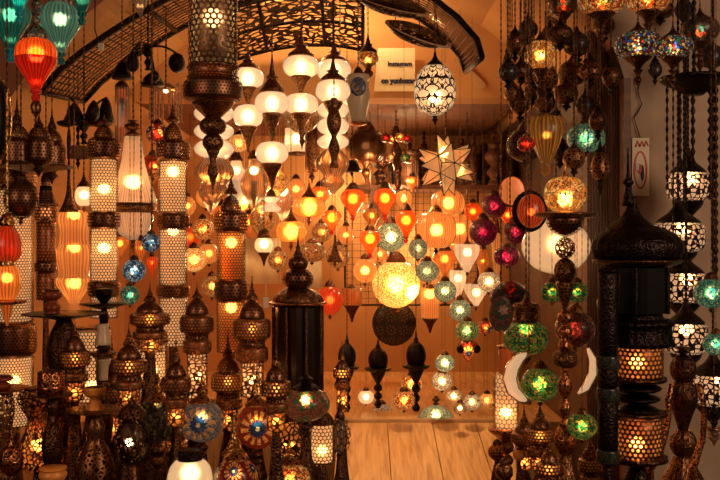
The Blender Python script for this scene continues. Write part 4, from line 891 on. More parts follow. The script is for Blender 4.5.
for cx, cy, r, m, b, Y, lb in ((366, 397, 8, 'pearl', 'b2', 5.35, 'white glass lamp beside the black silhouetted lantern near the floor edge'), (382, 412, 10, 'mcream', 'b2', 5.15, 'cream-pink mosaic lamp resting low at the ramp edge'), (404, 400, 11, 'morange', 'b2', 5.1, 'amber mosaic globe, lower of the twin amber globes'), (412, 384, 11, 'morange', 'b3', 5.35, 'amber mosaic globe, upper of the twin amber globes'),
                           (445, 363, 10, 'mpale', 'b3', 5.2, 'green-white mosaic globe hanging above a cream one'), (442, 381, 10.5, 'mcream', 'b3', 5.0, 'cream mosaic globe below a green-white one'), (454, 396, 8, 'mcream', 'b3', 5.3, 'small cream mosaic globe above the clear bulbs at the ramp edge'), (485, 327, 8, 'forange', 'b2', 4.2, 'small orange flower-patterned lamp beside the lowest green ball'), (495, 412, 7, 'morange', None, 5.2, 'small dark orange globe at the foot of the honeycomb lamp')):
    globe(lb, cx, Y, cy-r*.9, cy+r*.9, r, m, b, cr=.002)
for i, (x, y, r, m, b, lb) in enumerate(((472, 402, 9, 'mcream', 'b2', 'cream globe standing above the clear bulbs by the honeycomb lamp'), (460, 408, 7, 'clear', 'b3', 'clear glass globe low among the cream globes'), (474, 415, 6, 'pearl', 'b3', 'brightest small white globe on the ramp edge'), (466, 416, 6, 'orange', 'b1', 'small red-orange globe on the ramp edge'), (487, 400, 8, 'mgold', 'b1', 'golden globe beside the honeycomb lamp'), (484, 416, 6, 'redo', None, 'small dark red globe next to the brightest white globe'))):
    globe(lb, x, 5.1+.07*i+(.5 if x == 466 else 0), y-r*.9, y+r*.9, r, m, b, name='glass_globe_lamp', cr=.0015)
L('owl_lamp', 'orange mosaic lamp with two dark round eyes and a pointed chin', 'lamp', 468, 4.0, [('cap', 'dome', 335, 342, 5, 'dark'), ('body', [(0, .7), (.15, 1), (.45, .9), (.8, .4), (1, .15)], 341, 362, 10, 'forange'), ('eye', 'ball', 344, 353, 4, 'black', dict(dx=-8, dy=-5)), ('eye', 'ball', 344, 353, 4, 'black', dict(dx=8, dy=-5)), blb(348, 3, 'b2')], cr=.002)
L('dome_lamp', 'wide green mosaic dome lamp sitting on the edge above the planks', 'lamp', 436, 5.1, [('finial', 'bal', 396, 407, 4, 'dark'), ('mosaic_dome', 'dome', 404, 423, 19, 'mpale'), ('foot', 'disc', 422, 'B', 18, 'dark'), blb(416, 3, 'b3')], sup='stage')
L('honeycomb_lamp', 'brass honeycomb-pierced tube lamp on a turned foot at the ramp side', 'lamp', 506, 3.3, [('top_ring', 'disc', 344, 350, 10, 'brass'), ('glass_neck', 'cyl', 349, 374, 7.5, 'linerd'), ('honeycomb_tube', 'cyl', 372, 430, 13, 'honey'), ('liner', 'cyl', 374, 428, 10.5, 'liner'), ('dish', 'plate', 428, 442, 18, 'copper'), ('stem', 'bal2', 440, 480, 8, 'bronze'), ('foot', 'foot', 479, 'B', 22, 'bronze'), blb(412, 4, 'b3')], sup='floor')
# white crescent (a horn of milky glass, given its own glow to brighten it)
def crescent(name, label, pts, Y, r, mat):
    o0 = W_(pts[0][0], pts[0][1], Y); zt = top_z(o0.x, Y); root = bpy.data.objects.new(name, None); root.location = (o0.x, Y, zt); link(root); tag(root, label, 'lamp')
    bm = bmesh.new(); P = [W_(x, y, Y)-root.location for x, y in pts]; n = len(P); rings = []
    for i, p in enumerate(P):
        d = (P[min(i+1, n-1)]-P[max(i-1, 0)]).normalized(); s = Vector((-d.z, 0, d.x)); rr = r*Y/900*max(.12, math.sin(math.pi*(i+.5)/n)**.8)
        rings.append([bm.verts.new(p+s*rr*math.cos(a)+Vector((0, 1, 0))*rr*.6*math.sin(a)) for a in [k*math.pi/6 for k in range(12)]])
    for a, b in zip(rings, rings[1:]):
        for k in range(12): bm.faces.new((a[k], a[(k+1) % 12], b[(k+1) % 12], b[k]))
    bm.faces.new(rings[0][::-1]); bm.faces.new(rings[-1]); mesh_obj('glass_horn', bm, M[mat], root); chain(root, P[0].z, 0, 'dark', .002)
crescent('crescent_lamp', 'milky white glass crescent lamp beside the honeycomb lamp', [(529, 352), (520, 358), (513, 367), (510, 378), (513, 390), (521, 398), (531, 403)], 2.9, 8, 'pearl')
crescent('crescent_lamp', 'thin pale crescent of glass hanging between green mosaic globes and the stem', [(588, 348), (593, 360), (593, 374), (586, 388), (578, 394)], 3.2, 5, 'pearl')
crescent('crescent_lamp', 'small cream glass crescent beside the black-armed lantern', [(500, 388), (493, 392), (489, 400), (491, 408), (499, 412)], 6.1, 5, 'pearl')
for cx, cy, r, Y, m, lb in ((497, 452, 9, 3.1, 'copper', 'round copper pot with a dark lid beside the planks'), (519, 455, 6, 2.95, 'terra', 'small orange glazed pot shining low by the ramp'), (504, 471, 9, 2.8, 'bronze', 'round embossed bronze pot nearest the planks')):
    stand(lb, cx, Y, [('lid', 'dome', cy-r*1.5, cy-r*.8, r*.5, 'dark'), ('body', 'ball', cy-r, cy+r, r, m), ('foot', 'foot', cy+r-1, 'B', r*1.2, 'dark')], name='metal_pot', cat='pot', sup='table')

# glass lamps crowded deep in the shop
for i, (cx, y0, y1, r, Y, kind, lb) in enumerate((
 (222, 205, 228, 10, 4.55, 0, 'amber teardrop deep in the shop behind the leafy lantern top'), (206, 186, 208, 10, 4.6, 1, 'golden ball hanging above the orange mosaic globe'), (187, 196, 216, 9, 4.5, 1, 'golden ball beside the pierced tube, above the deep orange globe'),
 (249, 214, 236, 9, 4.7, 0, 'amber teardrop above the cream cloth'), (296, 178, 200, 10, 4.6, 1, 'golden ball between the brown flask and the beaded tube'), (320, 186, 208, 10, 4.7, 0, 'amber teardrop above the bright amber dome'), (338, 244, 268, 12, 4.65, 2, 'crackled amber ball beside the dark bell-shaped shade'),
 (322, 222, 242, 10, 4.75, 2, 'crackled amber ball beside the small orange-red pendant'), (372, 208, 228, 9, 4.6, 0, 'amber teardrop behind the orange-red pendants'), (404, 190, 208, 9, 4.65, 1, 'golden ball above the orange-red pendant that overlaps the green ball'), (278, 250, 270, 10, 4.35, 2, 'crackled amber ball partly before the cream cloth'),
 (212, 275, 297, 11, 4.5, 2, 'crackled amber ball below the golden globe, behind the dark lanterns'), (240, 192, 212, 9, 4.8, 1, 'golden ball behind the clear flask, deep in the shop'), (330, 285, 315, 13, 4.7, 3, 'dark red-brown glass jar lamp beside the domed lantern'), (346, 225, 245, 8, 4.5, 1, 'golden ball between two orange-red pendants'),
 (424, 262, 284, 10, 4.6, 1, 'golden ball behind the dim green mosaic ball'), (445, 250, 274, 12, 4.5, 0, 'amber teardrop beneath the brightest fluted shade'), (470, 226, 250, 10, 4.5, 0, 'amber teardrop behind the crimson globe with a brown foot'), (453, 232, 252, 9, 4.65, 1, 'golden ball behind the amber fluted shades'),
 (380, 246, 262, 8, 4.55, 1, 'golden ball above the large golden mosaic lamp'), (412, 176, 190, 7, 4.5, 0, 'small amber teardrop beside the star lantern'), (140, 228, 246, 8, 4.4, 1, 'golden ball behind the white bell lamp bowl'), (120, 236, 256, 9, 4.4, 0, 'amber teardrop beside the pierced tube and blue globes'), (90, 240, 262, 10, 4.4, 1, 'golden ball behind the wavy amber lamp'), (88, 300, 322, 10, 4.3, 1, 'golden ball low behind the black tray'))):
    m = ('amber', 'gold', 'crackle', 'redo')[kind]
    if kind == 0: onion('drop_lamp', lb, 'lamp', cx, Y, y0, y1, r, m, b='b2', n=10)
    else: globe(lb, cx, Y, y0, y1, r, m, 'b2' if kind == 1 else 'b1', name='glass_globe_lamp')
# ---------------- S: pagoda lantern and dark column
stand('tall dark pagoda lantern with two glowing faceted glass cups', 637, 2.75, [
  ('spire', [(0, .1), (.3, .2), (.5, .35), (.6, .9), (.68, .4), (.8, .7), (1, 1)], 148, 206, 6.5, 'black', dict(dx=-9)), ('crown', 'cone', 196, 232, 26, 'black', dict(dx=-5)), ('pierced_dome', [(0, .45), (.2, .75), (.45, .95), (.7, 1), (1, .94)], 226, 258, 44, 'black', dict(flute=(20, .025))), ('rim', 'disc', 256, 268, 43, 'dark'), ('glass_panels', 'cyl', 267, 312, 33, 'smoke', dict(seg=8, flat=True)),
  ('hood', 'dome', 298, 322, 26, 'black'), ('pleated_hood', 'band', 318, 346, 33, 'black', dict(flute=(24, .05))), ('faceted_cup', 'cyl', 344, 380, 25.5, 'tri'), ('amber_liner', 'cyl', 346, 378, 23, 'linerd'), ('frill', 'disc', 374, 384, 28, 'dark', dict(flute=(10, .06))), ('waist', 'bal2', 382, 414, 24, 'black'),
  ('frill', 'disc', 408, 418, 28, 'dark', dict(flute=(10, .06))), ('faceted_cup', 'cyl', 416, 456, 25.5, 'tri'), ('amber_liner', 'cyl', 418, 454, 23, 'linerd'), ('frill', 'disc', 452, 464, 29, 'dark', dict(flute=(10, .06))), ('base', 'foot', 462, 'B', 34, 'black'), blb(362, 5, 'b3'), blb(443, 5, 'b3')]+
  [('post', 'cyl', 267, 312, 2, 'black', dict(dx=34*math.cos(a), dy=34*math.sin(a), seg=8)) for a in [i*math.pi/3+.2 for i in range(6)]], name='pagoda_lantern', cat='lantern')
stand('black glass column lamp with three bands of green mosaic', 608, 2.62, [('cap', 'disc', 268, 274, 11, 'black'), ('column', 'cyl', 273, 356, 10, 'black'), ('mosaic_band', 'bulge', 354, 370, 11.5, 'mdim'), ('column', 'cyl', 368, 388, 10, 'black'), ('mosaic_band', 'bulge', 386, 402, 11.5, 'mdim'), ('column', 'cyl', 400, 450, 10, 'black'), ('mosaic_band', 'bulge', 448, 464, 11.5, 'mdim'), ('foot', 'foot', 462, 'B', 16, 'black')], name='column_lamp')
globe('deep green mosaic lamp glowing behind the upper glass of the pagoda lantern', 611, 3.1, 290, 318, 14, 'mgreend', 'b1')
# ---------------- T: cut-out circle lamps
TL = 'lamps with round cutouts stacked down the grey wall'
for cx, y0, y1, r, Y, dx, lb in ((688, 172, 201, 21, 3.50, 3, 'highest drum lamp with round cutouts on the grey wall'), (678, 222, 252, 26, 3.25, 4, 'widest lamp with round cutouts, second from the top on the grey wall'), (684, 272, 302, 23, 3.38, 3, 'lamp with round cutouts beside the upper teal mosaic globe'), (686, 322, 353, 21.5, 3.12, 0, 'lamp with round cutouts above the pleated dark vase'), (713, 373, 404, 25, 3.3, 6, 'lowest lamp with round cutouts, at the photo\'s edge')):
    L('cutout_drum_lamp', lb, 'lamp', cx, Y, [('dark_hood', 'cone', y0-24, y0+1, r*.85, 'black'), ('cutout_shade', 'bulge', y0, y1, r, 'circ', dict(seg=32)), ('lower_cup', [(0, 1), (.3, .9), (.7, .5), (1, .25)], y1-1, y1+17, r*.72, 'black'), blb(y0+8, 4, 'b3', dx=dx)], grp=TL, cmat='black', cr=.004)
L('pierced_finial', 'openwork heart-shaped finial hanging under the lowest cutout lamp', 'ornament', 714, 3.1, [('stem', 'bal', 404, 430, 5, 'black'), ('heart', 'drop', 428, 446, 9, 'frets')], cr=.002)
for cx, cy, r, lb in ((711, 293, 17, 'large teal mosaic globe at the edge by the cutout lamps'), (716, 344, 13, 'smaller teal mosaic globe at the edge above the lowest cutout lamp')):
    globe(lb, cx, 2.80, cy-r*.9, cy+r*.9, r, 'mteal', 'b2')
# hanging beaded chains from a dark canopy
r_ = bpy.data.objects.new('chain_canopy', None); c = W_(694, 80, 2.98); r_.location = (c.x, 2.98, 2.95); obstacle(c.x, 2.98, .11, c.z-.06, c.z+.02); obstacle(c.x, 2.98, .01, c.z, 2.9); link(r_); tag(r_, 'dark round canopy with long beaded chains before the grey wall', 'canopy lamp')
lathe('canopy', 'plate', .06, .11, 'black', r_, c.z-2.95+.01); chain(r_, c.z-2.95, 0, 'black', .006)
for px, yb_, rr in ((666, 190, .006), (671, 250, .004), (681, 172, .007), (690, 165, .009), (711, 200, .012), (715, 300, .009), (709, 250, .005)):
    q = W_(px, 84, 2.98); e = W_(px, yb_, 2.98); dy_ = random.uniform(-.03, .03); obstacle(q.x, 2.98+dy_, rr, e.z, q.z); n = int((q.z-e.z)/.03)
    lathe('beaded_chain', [(0, .4)]+[((j+.5)/(2*n), 1 if j % 2 else .35) for j in range(2*n)]+[(1, .3)], q.z-e.z, rr, 'black', r_, q.z-2.95, q.x-c.x, dy_, seg=8, cheap=True)
stand('dark pleated pod-shaped table lamp base flanked by two blades', 683, 2.85, [('cap', 'bal2', 346, 358, 8, 'dark'), ('pleated_pod', 'flat', 356, 382, 12.5, 'dark', dict(flute=(14, .06))), ('ribbed_pod', [(0, .6), (.15, .95), (.4, 1), (.75, .6), (1, .35)], 381, 430, 13.5, 'dark', dict(flute=(14, .06))), ('round_pod', 'ball', 428, 458, 13, 'bronze', dict(flute=(14, .05))), ('lotus_foot', 'foot', 456, 'B', 40, 'bronze', dict(flute=(16, .05)))], name='pod_lamp_base')
for pts, lb in (([(672, 384), (668, 400), (668, 418), (664, 438), (658, 456), (650, 470)], 'long bronze blade curving along the pod lamp, nearer the pagoda lantern'), ([(699, 384), (703, 400), (704, 420), (702, 440), (696, 458), (692, 472)], 'long bronze blade curving along the pod lamp, nearer the photo\'s edge')):
    Y = 2.8; bm = bmesh.new(); o0 = W_(pts[-1][0], pts[-1][1], Y); tube(bm, [W_(x, y, Y) for x, y in pts]+[Vector((o0.x, Y, .725))], .009, 8, .014); tag(mesh_obj('bronze_blade', bm, M['copper']), lb, 'ornament')
# ---------------- U: dark mosaic cluster at the top right
for cx, y0, y1, r, Y, m, b, lb in ((638, 32, 58, 24, 3.0, 'mmulti', 'b2', 'dark multicoloured mosaic dish lamp with a long finial, above the pier post'), (673, 36, 58, 20, 3.15, 'mmulti', 'b2', 'multicoloured mosaic dish lamp with blue flecks, beside the one over the post'), (700, 18, 42, 19, 3.3, 'mdark', 'b3', 'dark mosaic lamp with one bright bulb spot above the canopy of chains'),
                              (602, -12, 14, 24, 3.2, 'morange', 'b1', 'orange mosaic bowl cut off by the top edge, nearer the cane screen'), (648, -14, 12, 22, 3.35, 'morange', 'b1', 'orange mosaic bowl cut off by the top edge, over the grey pier'), (540, 41, 70, 15.5, 3.4, 'crackle', 'b3', 'crackled amber globe glowing among dark hanging lanterns'), (563, -6, 14, 15, 3.5, 'mdark', 'bred', 'dark mosaic bowl with red glow at the top edge')):
    h = y1-y0
    L('mosaic_dish_lamp', lb, 'lamp', cx, Y, [('cap', 'cone', y0-10, y0+1, r*.5, 'dark'), ('mosaic_dish', 'flat', y0, y1, r, m), ('cup', 'hour', y1-1, y1+14, r*.55, 'dark'), ('finial', 'drop', y1+12, y1+34, 5, 'dark')]+([blb((y0+y1)/2, 3.2, b)] if b else []))
DK = 'unlit dark metal lanterns hanging in the upper cluster'
for i, (cx, y0, y1, r, Y, kind) in enumerate(((515, 32, 64, 9, 3.5, 0), (521, 64, 86, 12, 3.3, 1), (528, 20, 48, 10, 3.9, 0), (548, 62, 104, 10, 3.55, 2), (560, 26, 52, 13, 3.7, 1), (577, 34, 66, 14, 3.45, 0), (590, 60, 90, 12, 3.25, 2), (566, 84, 112, 12, 3.8, 1), (604, 14, 44, 11, 3.6, 2), (532, 84, 108, 8, 3.7, 0), (508, 50, 96, 6, 4.1, 2), (585, 96, 124, 10, 3.9, 0), (611, 66, 98, 9, 3.3, 0), (556, 112, 134, 8, 3.95, 2), (574, 148, 178, 11, 3.35, 1), (600, 150, 196, 9, 3.5, 2), (660, 2, 26, 14, 3.45, 1), (684, 0, 30, 9, 3.6, 0), (712, 46, 78, 12, 3.4, 1), (655, 60, 86, 7, 3.3, 2), (508, 62, 92, 10, 3.4, 0), (524, 38, 64, 12, 4.1, 1), (534, 66, 96, 13, 3.8, 0), (550, 28, 60, 13, 4.0, 2), (545, 88, 124, 12, 4.15, 0), (572, 62, 96, 14, 4.1, 1), (520, 92, 124, 10, 4.2, 2), (560, 8, 40, 14, 4.2, 0), (588, 30, 62, 13, 4.2, 2), (512, 84, 110, 8, 3.9, 1), (598, 110, 142, 9, 3.4, 0), (560, 140, 170, 10, 4.2, 2))):
    h = y1-y0; nm = ('onion_lantern', 'pierced_bowl_lantern', 'drop_lantern')[kind]
    body = ('ball', 'flat', 'egg')[kind]; mt = ('dark', 'mdark', 'frets')[(i*2+kind) % 3]
    lbl = ('unlit dark onion-bodied metal lantern in the upper cluster', 'unlit dark bowl-shaped lantern in the upper cluster', 'unlit dark drop-shaped lantern in the upper cluster')[kind]
    L(nm, lbl, 'lantern', cx, Y, [('cap', 'cone', y0-8, y0+2, r*.6, 'black'), ('body', body, y0, y0+h*.68, r, mt), ('core', body, y0+2, y0+h*.66, r*.8, 'darkg'), ('tail', 'drop', y0+h*.64, y1, r*.5, 'black')], grp=lbl.replace('unlit dark ', 'unlit ').replace('lantern in', 'lanterns in'))
# dark wares on the shelf and hanging before the recess
for i, (cx, y0, r, k_) in enumerate(((447, 140, 7, 0), (462, 150, 6, 1), (474, 128, 5, 2), (484, 108, 7, 2), (494, 135, 7, 0), (506, 130, 8, 1), (508, 150, 5, 0), (437, 150, 7, 1), (380, 150, 7, 0), (395, 145, 5, 2), (410, 150, 8, 1), (424, 140, 6, 2))):
    pf = ('bal', 'pot', 'ost')[k_]; kd = ('turned dark bottle', 'dark jar', 'slim dark bottle')[k_]
    y0 = max(y0, 143)
    L('dark_bottle' if k_ != 1 else 'dark_jar', '%s standing on the dim shelf under the beam' % kd, 'bottle' if k_ != 1 else 'jar', cx, 6.42+.03*(i % 2), [('neck', 'bal2', y0-12, y0+2, r*.35, 'dark'), ('body', pf, y0, 'B', r*1.35, ('black', 'dwood', 'dark')[i % 3])], sup='shelf', grp=kd+'s on the shelf')
# ---------------- fishing-net baskets hanging above the banner
r_ = bpy.data.objects.new('shop_banner', None); c = W_(398, 70, 4.93); r_.location = (c.x, 4.93, c.z); link(r_); tag(r_, 'cream cloth banner with two lines of dark lettering hung on the beam', 'banner')
bm = bmesh.new(); k = 4.93/900
vs = [[bm.verts.new((x*k, y_, z*k)) for x, z in ((-24, -21), (17, -21), (17, 22), (-20, 22))] for y_ in (0, .012)]
bm.faces.new(vs[0]); bm.faces.new(vs[1][::-1])
for i in range(4): bm.faces.new((vs[0][i], vs[1][i], vs[1][(i+1) % 4], vs[0][(i+1) % 4]))
mesh_obj('cloth', bm, M['banner'], r_, False)
def text(s, x, z, size, y=-.004, parent=None, mat='ink', bold=0.):
    cu = bpy.data.curves.new('lettering', 'FONT'); cu.body = s; cu.size = size; cu.extrude = .0012; cu.offset = bold; cu.align_x = 'CENTER'; cu.materials.append(M[mat])
    t = bpy.data.objects.new('t', cu); col.objects.link(t); bpy.context.view_layer.update(); me = bpy.data.meshes.new_from_object(t.evaluated_get(bpy.context.evaluated_depsgraph_get())); bpy.data.objects.remove(t); o = bpy.data.objects.new('lettering', me); o.location = (x, y, z); o.rotation_euler = (math.pi/2, 0, 0); link(o, parent); return o
text('Instagram', .01, .022, .034, parent=r_, bold=.0015); text('on yunbazar', .0, -.072, .037, parent=r_, bold=.003)
def hoop(label, cx, cy, Y, rx, rz, tilt, mat='mdark'):
    root = bpy.data.objects.new('hooped_basket', None); c = W_(cx, cy, Y); zt = top_z(c.x, Y); root.location = (c.x, Y, zt); link(root); tag(root, label, 'basket')
    k = Y/900; z = c.z-zt; bm = bmesh.new(); ct, st = math.cos(tilt), math.sin(tilt)
    P = [Vector((rx*k*math.cos(a)*ct+rz*k*math.sin(a)*.0, rx*k*.6*math.sin(a), z+rz*k*math.sin(a)-rx*k*math.cos(a)*st)) for a in [i*math.pi/16 for i in range(33)]]
    tube(bm, P, .006, 6); mesh_obj('hoop', bm, M['twood'], root)
    b = lathe('woven_bowl', [(0, 1), (.3, .95), (.6, .8), (.85, .5), (1, .1)], rz*k*.9, rx*k*.92, 'tri_dark', root, z+.005, tilt=(math.atan2(rz, rx*.6), tilt, 0), seg=32)
    for a in (4, 12, 24): bm = bmesh.new(); tube(bm, [P[a], Vector((0, 0, 0))], .0022, 5); mesh_obj('cord', bm, M['black'], root)

hoop('dark woven basket with a pale hoop rim hanging under the trellis, upper of two', 392, 4, 3.40, 38, 12, .25)
hoop('dark woven basket with a pale hoop rim overlapping the banner, lower of two', 418, 34, 3.6, 34, 11, .35)
# ---------------- V: framed poster on the grey pier
r_ = bpy.data.objects.new('wall_poster', None); c = W_(640, 166, 3.76); r_.location = (c.x, 3.76, c.z); link(r_); tag(r_, 'narrow cream poster with a red oval tulip emblem on the grey pier', 'poster')
k = 3.76/900; bm = bmesh.new(); box(bm, (-8*k, -.004, -30*k), (9*k, 0, 28*k)); mesh_obj('sheet', bm, M['paper'], r_, False)
def oval(nm, a, b, x, z, mat, hole=0., y=-.006):
    bm = bmesh.new(); n = 28; o = [bm.verts.new((x*k+a*k*math.cos(t), y, z*k+b*k*math.sin(t))) for t in [2*math.pi*i/n for i in range(n)]]
    if hole:
        q = [bm.verts.new((x*k+(a-hole)*k*math.cos(t), y, z*k+(b-hole)*k*math.sin(t))) for t in [2*math.pi*i/n for i in range(n)]]
        for i in range(n): bm.faces.new((o[i], o[(i+1) % n], q[(i+1) % n], q[i]))
    else: bm.faces.new(o)
    mesh_obj(nm, bm, M[mat], r_, False)
oval('red_ring', 7, 19, 0, -4, 'pred', 1.8); oval('tulip_petal', 1.8, 8, 1.8, -7, 'ink', 0, -.007); oval('tulip_petal', 2.2, 5, -1, -3, 'pred', 0, -.008); oval('tulip_leaf', 1.6, 4, -3.2, -1, 'leafg', 0, -.009) if 'leafg' in M else None
for i in range(3):
    bm = bmesh.new(); tube(bm, [((-5+i*4.4)*k, -.006, 19*k), ((-3+i*4.4)*k, -.006, 25*k), ((-1+i*4.4)*k, -.006, 20*k)], .003, 5); mesh_obj('motif', bm, M['pred'], r_)
r_ = bpy.data.objects.new('wall_cable', None); r_.location = W_(638, 58, 3.74); link(r_); tag(r_, 'thin looped cable fixed to the grey pier above the poster', 'cable')
bm = bmesh.new(); tube(bm, [W_(x, y, 3.755)-r_.location for x, y in ((637, 58), (636, 80), (639, 96), (642, 104), (638, 112), (634, 118), (637, 128), (640, 138))], .0025, 5); mesh_obj('wire', bm, M['black'], r_)
# ---------------- X: standing lanterns, trays and pots on the table at the left
T = lambda *a, **k: stand(*a, **k)
def traystand(label, cx, Y, py, r, m='dark', pot=None, stem='ost', sr=12, sm_='dark'):
    P = [('tray', 'plate', py, py+6, r, m), ('stem', stem, py+5, 'B', sr, sm_)]
    stand(label, cx, Y, P, name='tray_stand', cat='stand', fixed=True)
def pot(name, label, cat, cx, Y, y0, y1, r, prof, m):
    L(name, label, cat, cx, Y, [('bowl', prof, y0, y1, r, m), ('mouth', 'disc', y0-.8, y0+1.2, r*.85, 'dark')], sup='tray', grp=None)
def traypair(label, cx, Y, py, r, item, m='dark', stem='ost', sr=12, sm_='dark', h=6):
    traystand(label, cx, Y, py, r, m, None, stem, sr, sm_)
    SUP['tray'] = CZ+(240-py)*Y/900-.003
    nm, lb, cat, cx2, y0, r2, prof, mt = item
    L(nm, lb, cat, cx2, Y, [('bowl', prof, y0, py+1, r2, mt), ('mouth', 'disc', y0-1, y0+1.2, r2*.8, 'dark')], sup='tray', fixed=True)
traypair('wide black tray on a dark turned column beside the pierced tube', 64, 2.9, 313, 41, ('turned_pot', 'red-brown turned wooden pot on the wide black tray', 'pot', 52, 290, 10, 'turn', 'redwood'), 'black', 'bal2', 17, 'dark')
traypair('black tray stand with a black cup, below the green mosaic globe', 104, 3.05, 303, 24, ('black_cup', 'small black cup standing on the black tray', 'cup', 104, 289, 9, 'bowl', 'black'), 'black', 'bal', 8, 'black')
L('ceramic_cup', 'pale ceramic cup upturned over another on the dark stand', 'cup', 103, 2.9, [('upper_cup', 'cand', 359, 324, 7, 'ceramic'), ('saucer', 'plate', 356, 364, 14, 'bronze'), ('lower_cup', 'cand', 364, 380, 8, 'ceramic'), ('foot', 'foot', 379, 'B', 12, 'dark')], sup='table') if False else stand('two pale ceramic cups stacked with a dark saucer between', 103, 3.0, [('upper_cup', [(0, .7), (.5, .8), (.95, 1), (1, .9)], 324, 345, 8, 'ceramic'), ('saucer', 'plate', 352, 360, 15, 'bronze'), ('collar', 'bal', 344, 354, 8, 'dark'), ('lower_cup', 'cand', 359, 380, 8, 'ceramic'), ('foot', 'bal', 379, 'B', 10, 'dark')], name='ceramic_cups', cat='cup')
traypair('copper tray on a lattice stem at the photo\'s edge', 1, 2.6, 388, 27, ('red_pot', 'low stacked red pot on the copper tray at the edge', 'pot', 1, 376, 12, 'turn', 'redwood'), 'copper', 'tulip', 14, 'frets')
traypair('dark tray holding a hammered copper mug', 52, 2.62, 394, 21, ('copper_mug', 'dark hammered copper mug on its tray', 'mug', 51, 371, 13, 'cyl', 'copper'), 'dark', 'bal', 10, 'dark')
traypair('dark tray with an orange goblet on top, over glass stem', 95, 2.65, 409, 28, ('orange_goblet', 'glazed orange goblet standing on a dark tray', 'goblet', 95, 387, 11, 'goblet', 'terra'), 'bronze', 'ost', 20, 'frets')
stand('orange glazed bowl in the front below the tulip-shaped lantern', 53, 2.45, [('bowl', 'pot', 467, 484, 14, 'terra'), ('foot', 'foot', 483, 'B', 9, 'dark')], name='orange_bowl', cat='bowl')
stand('pierced leaf-pattern tulip lantern glowing between two trays', 38, 2.78, [('collar', 'disc', 386, 391, 14, 'bronze'), ('leaf_shade', 'tulip', 390, 470, 21, 'frets', dict(seg=32)), ('liner', 'tulip', 393, 467, 17, 'linerd'), ('foot', 'foot', 468, 'B', 16, 'bronze'), blb(445, 5, 'b2')], name='tulip_lantern', cat='lantern')
stand('small dark ewer at the photo\'s bottom edge beside the orange bowl', 11, 2.45, [('cap', 'spire', 424, 446, 4, 'copper'), ('body', 'ball', 444, 476, 12, 'copper'), ('foot', 'foot', 474, 'B', 14, 'dark')], name='copper_ewer', cat='ewer')
stand('brass-topped dark glass globe lamp behind the frosted white globe', 158, 2.75, [('finial', 'spire', 362, 388, 4, 'brass'), ('brass_cone', 'cone', 384, 401, 12, 'brass'), ('dark_globe', 'flat', 399, 440, 21, 'crackled'), ('stem', 'bal', 438, 472, 8, 'bronze'), ('foot', 'foot', 470, 'B', 18, 'dark'), blb(405, 3, 'b1')]) if 'crackled' in M else None
stand('frosted white glass globe lamp cut off by the bottom edge', 190, 2.5, [('top_ring', 'band', 450, 461, 12, 'black'), ('frosted_globe', 'flat', 458, 505, 23, 'pearl'), ('foot', 'foot', 503, 'B', 16, 'dark'), blb(474, 7, 'b1')], fixed=True)
def mlamp(label, cx, Y, y0, y1, r, m, capy, b='b2', cap='brass'):
    h = y1-y0
    stand(label, cx, Y, [('neck', 'spire', capy, y0-8, r*.3, cap), ('ribbed_cap', 'cone', y0-12, y0+2, r*.6, cap, dict(flute=(12, .06))), ('mosaic_globe', 'ball', y0, y1, r, m), ('stem', 'bal', y1-1, y1+18, r*.3, 'dark'), ('foot', 'foot', y1+16, 'B', r*.8, 'dark'), blb(y0+h*.42, 3.6, b)], name='mosaic_table_lamp', fixed=True)
mlamp('mosaic lamp with a dark blue flower under a ribbed brass cap, behind the frosted globe', 202, 2.72, 400, 442, 22, 'fblue', 372)
mlamp('orange mosaic lamp with a blue flower under a tall brass neck', 257, 2.72, 403, 449, 21, 'forange', 360)
mlamp('red mosaic lamp with dark flowers at the bottom edge', 236, 2.5, 457, 500, 22, 'fred', 436)
mlamp('gold and green crackled mosaic lamp at the bottom edge with a small brass knob', 289, 2.52, 462, 500, 22, 'morange', 440, 'b1')
mlamp('mosaic lamp with pink patches under a dark cap beside the panelled lantern', 306, 2.68, 387, 421, 24, 'fpink', 372, 'b3', 'black')
stand('brass trumpet standing bell-down between the two mosaic lamps', 234, 2.6, [('mouthpiece', 'disc', 416, 419, 2.5, 'brass'), ('horn', 'trump', 418, 456, 14, 'brass'), ('support', 'foot', 454, 'B', 12, 'dark')], name='brass_horn', cat='horn')
stand('pierced tube lantern with a dark base beside the wire baluster lamp', 322, 2.8, [('cap', 'dome', 410, 424, 12, 'dark'), ('pierced_tube', 'cyl', 422, 463, 13, 'towerp'), ('liner', 'cyl', 424, 461, 10.5, 'liner'), ('base', 'foot', 461, 'B', 17, 'dark'), blb(450, 4, 'b2')], name='pierced_table_lantern', cat='lantern')
stand('diamond-wire baluster lamp at the edge of the planks', 340, 2.85, [('cap', 'spire', 392, 418, 5, 'dark'), ('wire_cage', 'ball', 414, 458, 11, 'wirem'), ('glass', 'ball', 420, 454, 8, 'clear'), ('foot', 'foot', 457, 'B', 12, 'dark')], name='wire_lamp')
stand('scroll-wire lantern glowing white between the mosaic lamps', 289, 2.85, [('cap', 'dome', 408, 420, 12, 'dark'), ('wire_shade', 'flat', 418, 462, 19, 'fretb'), ('glass', 'flat', 421, 459, 15, 'linerd'), ('foot', 'foot', 460, 'B', 13, 'dark'), blb(446, 4, 'b2')], name='wire_lantern', cat='lantern')
stand('hammered lantern with white light spilling, between the goblet tray and the dark globe lamp', 132, 2.8, [('finial', 'spire', 388, 404, 4, 'dark'), ('dome', 'dome', 402, 418, 14, 'dark'), ('fret_body', 'ball', 416, 466, 17, 'fretb'), ('glass', 'ball', 420, 462, 12, 'darkg'), ('foot', 'foot', 464, 'B', 16, 'dark'), blb(440, 4, 'b3', dy=-9)], name='fret_lantern', cat='lantern')
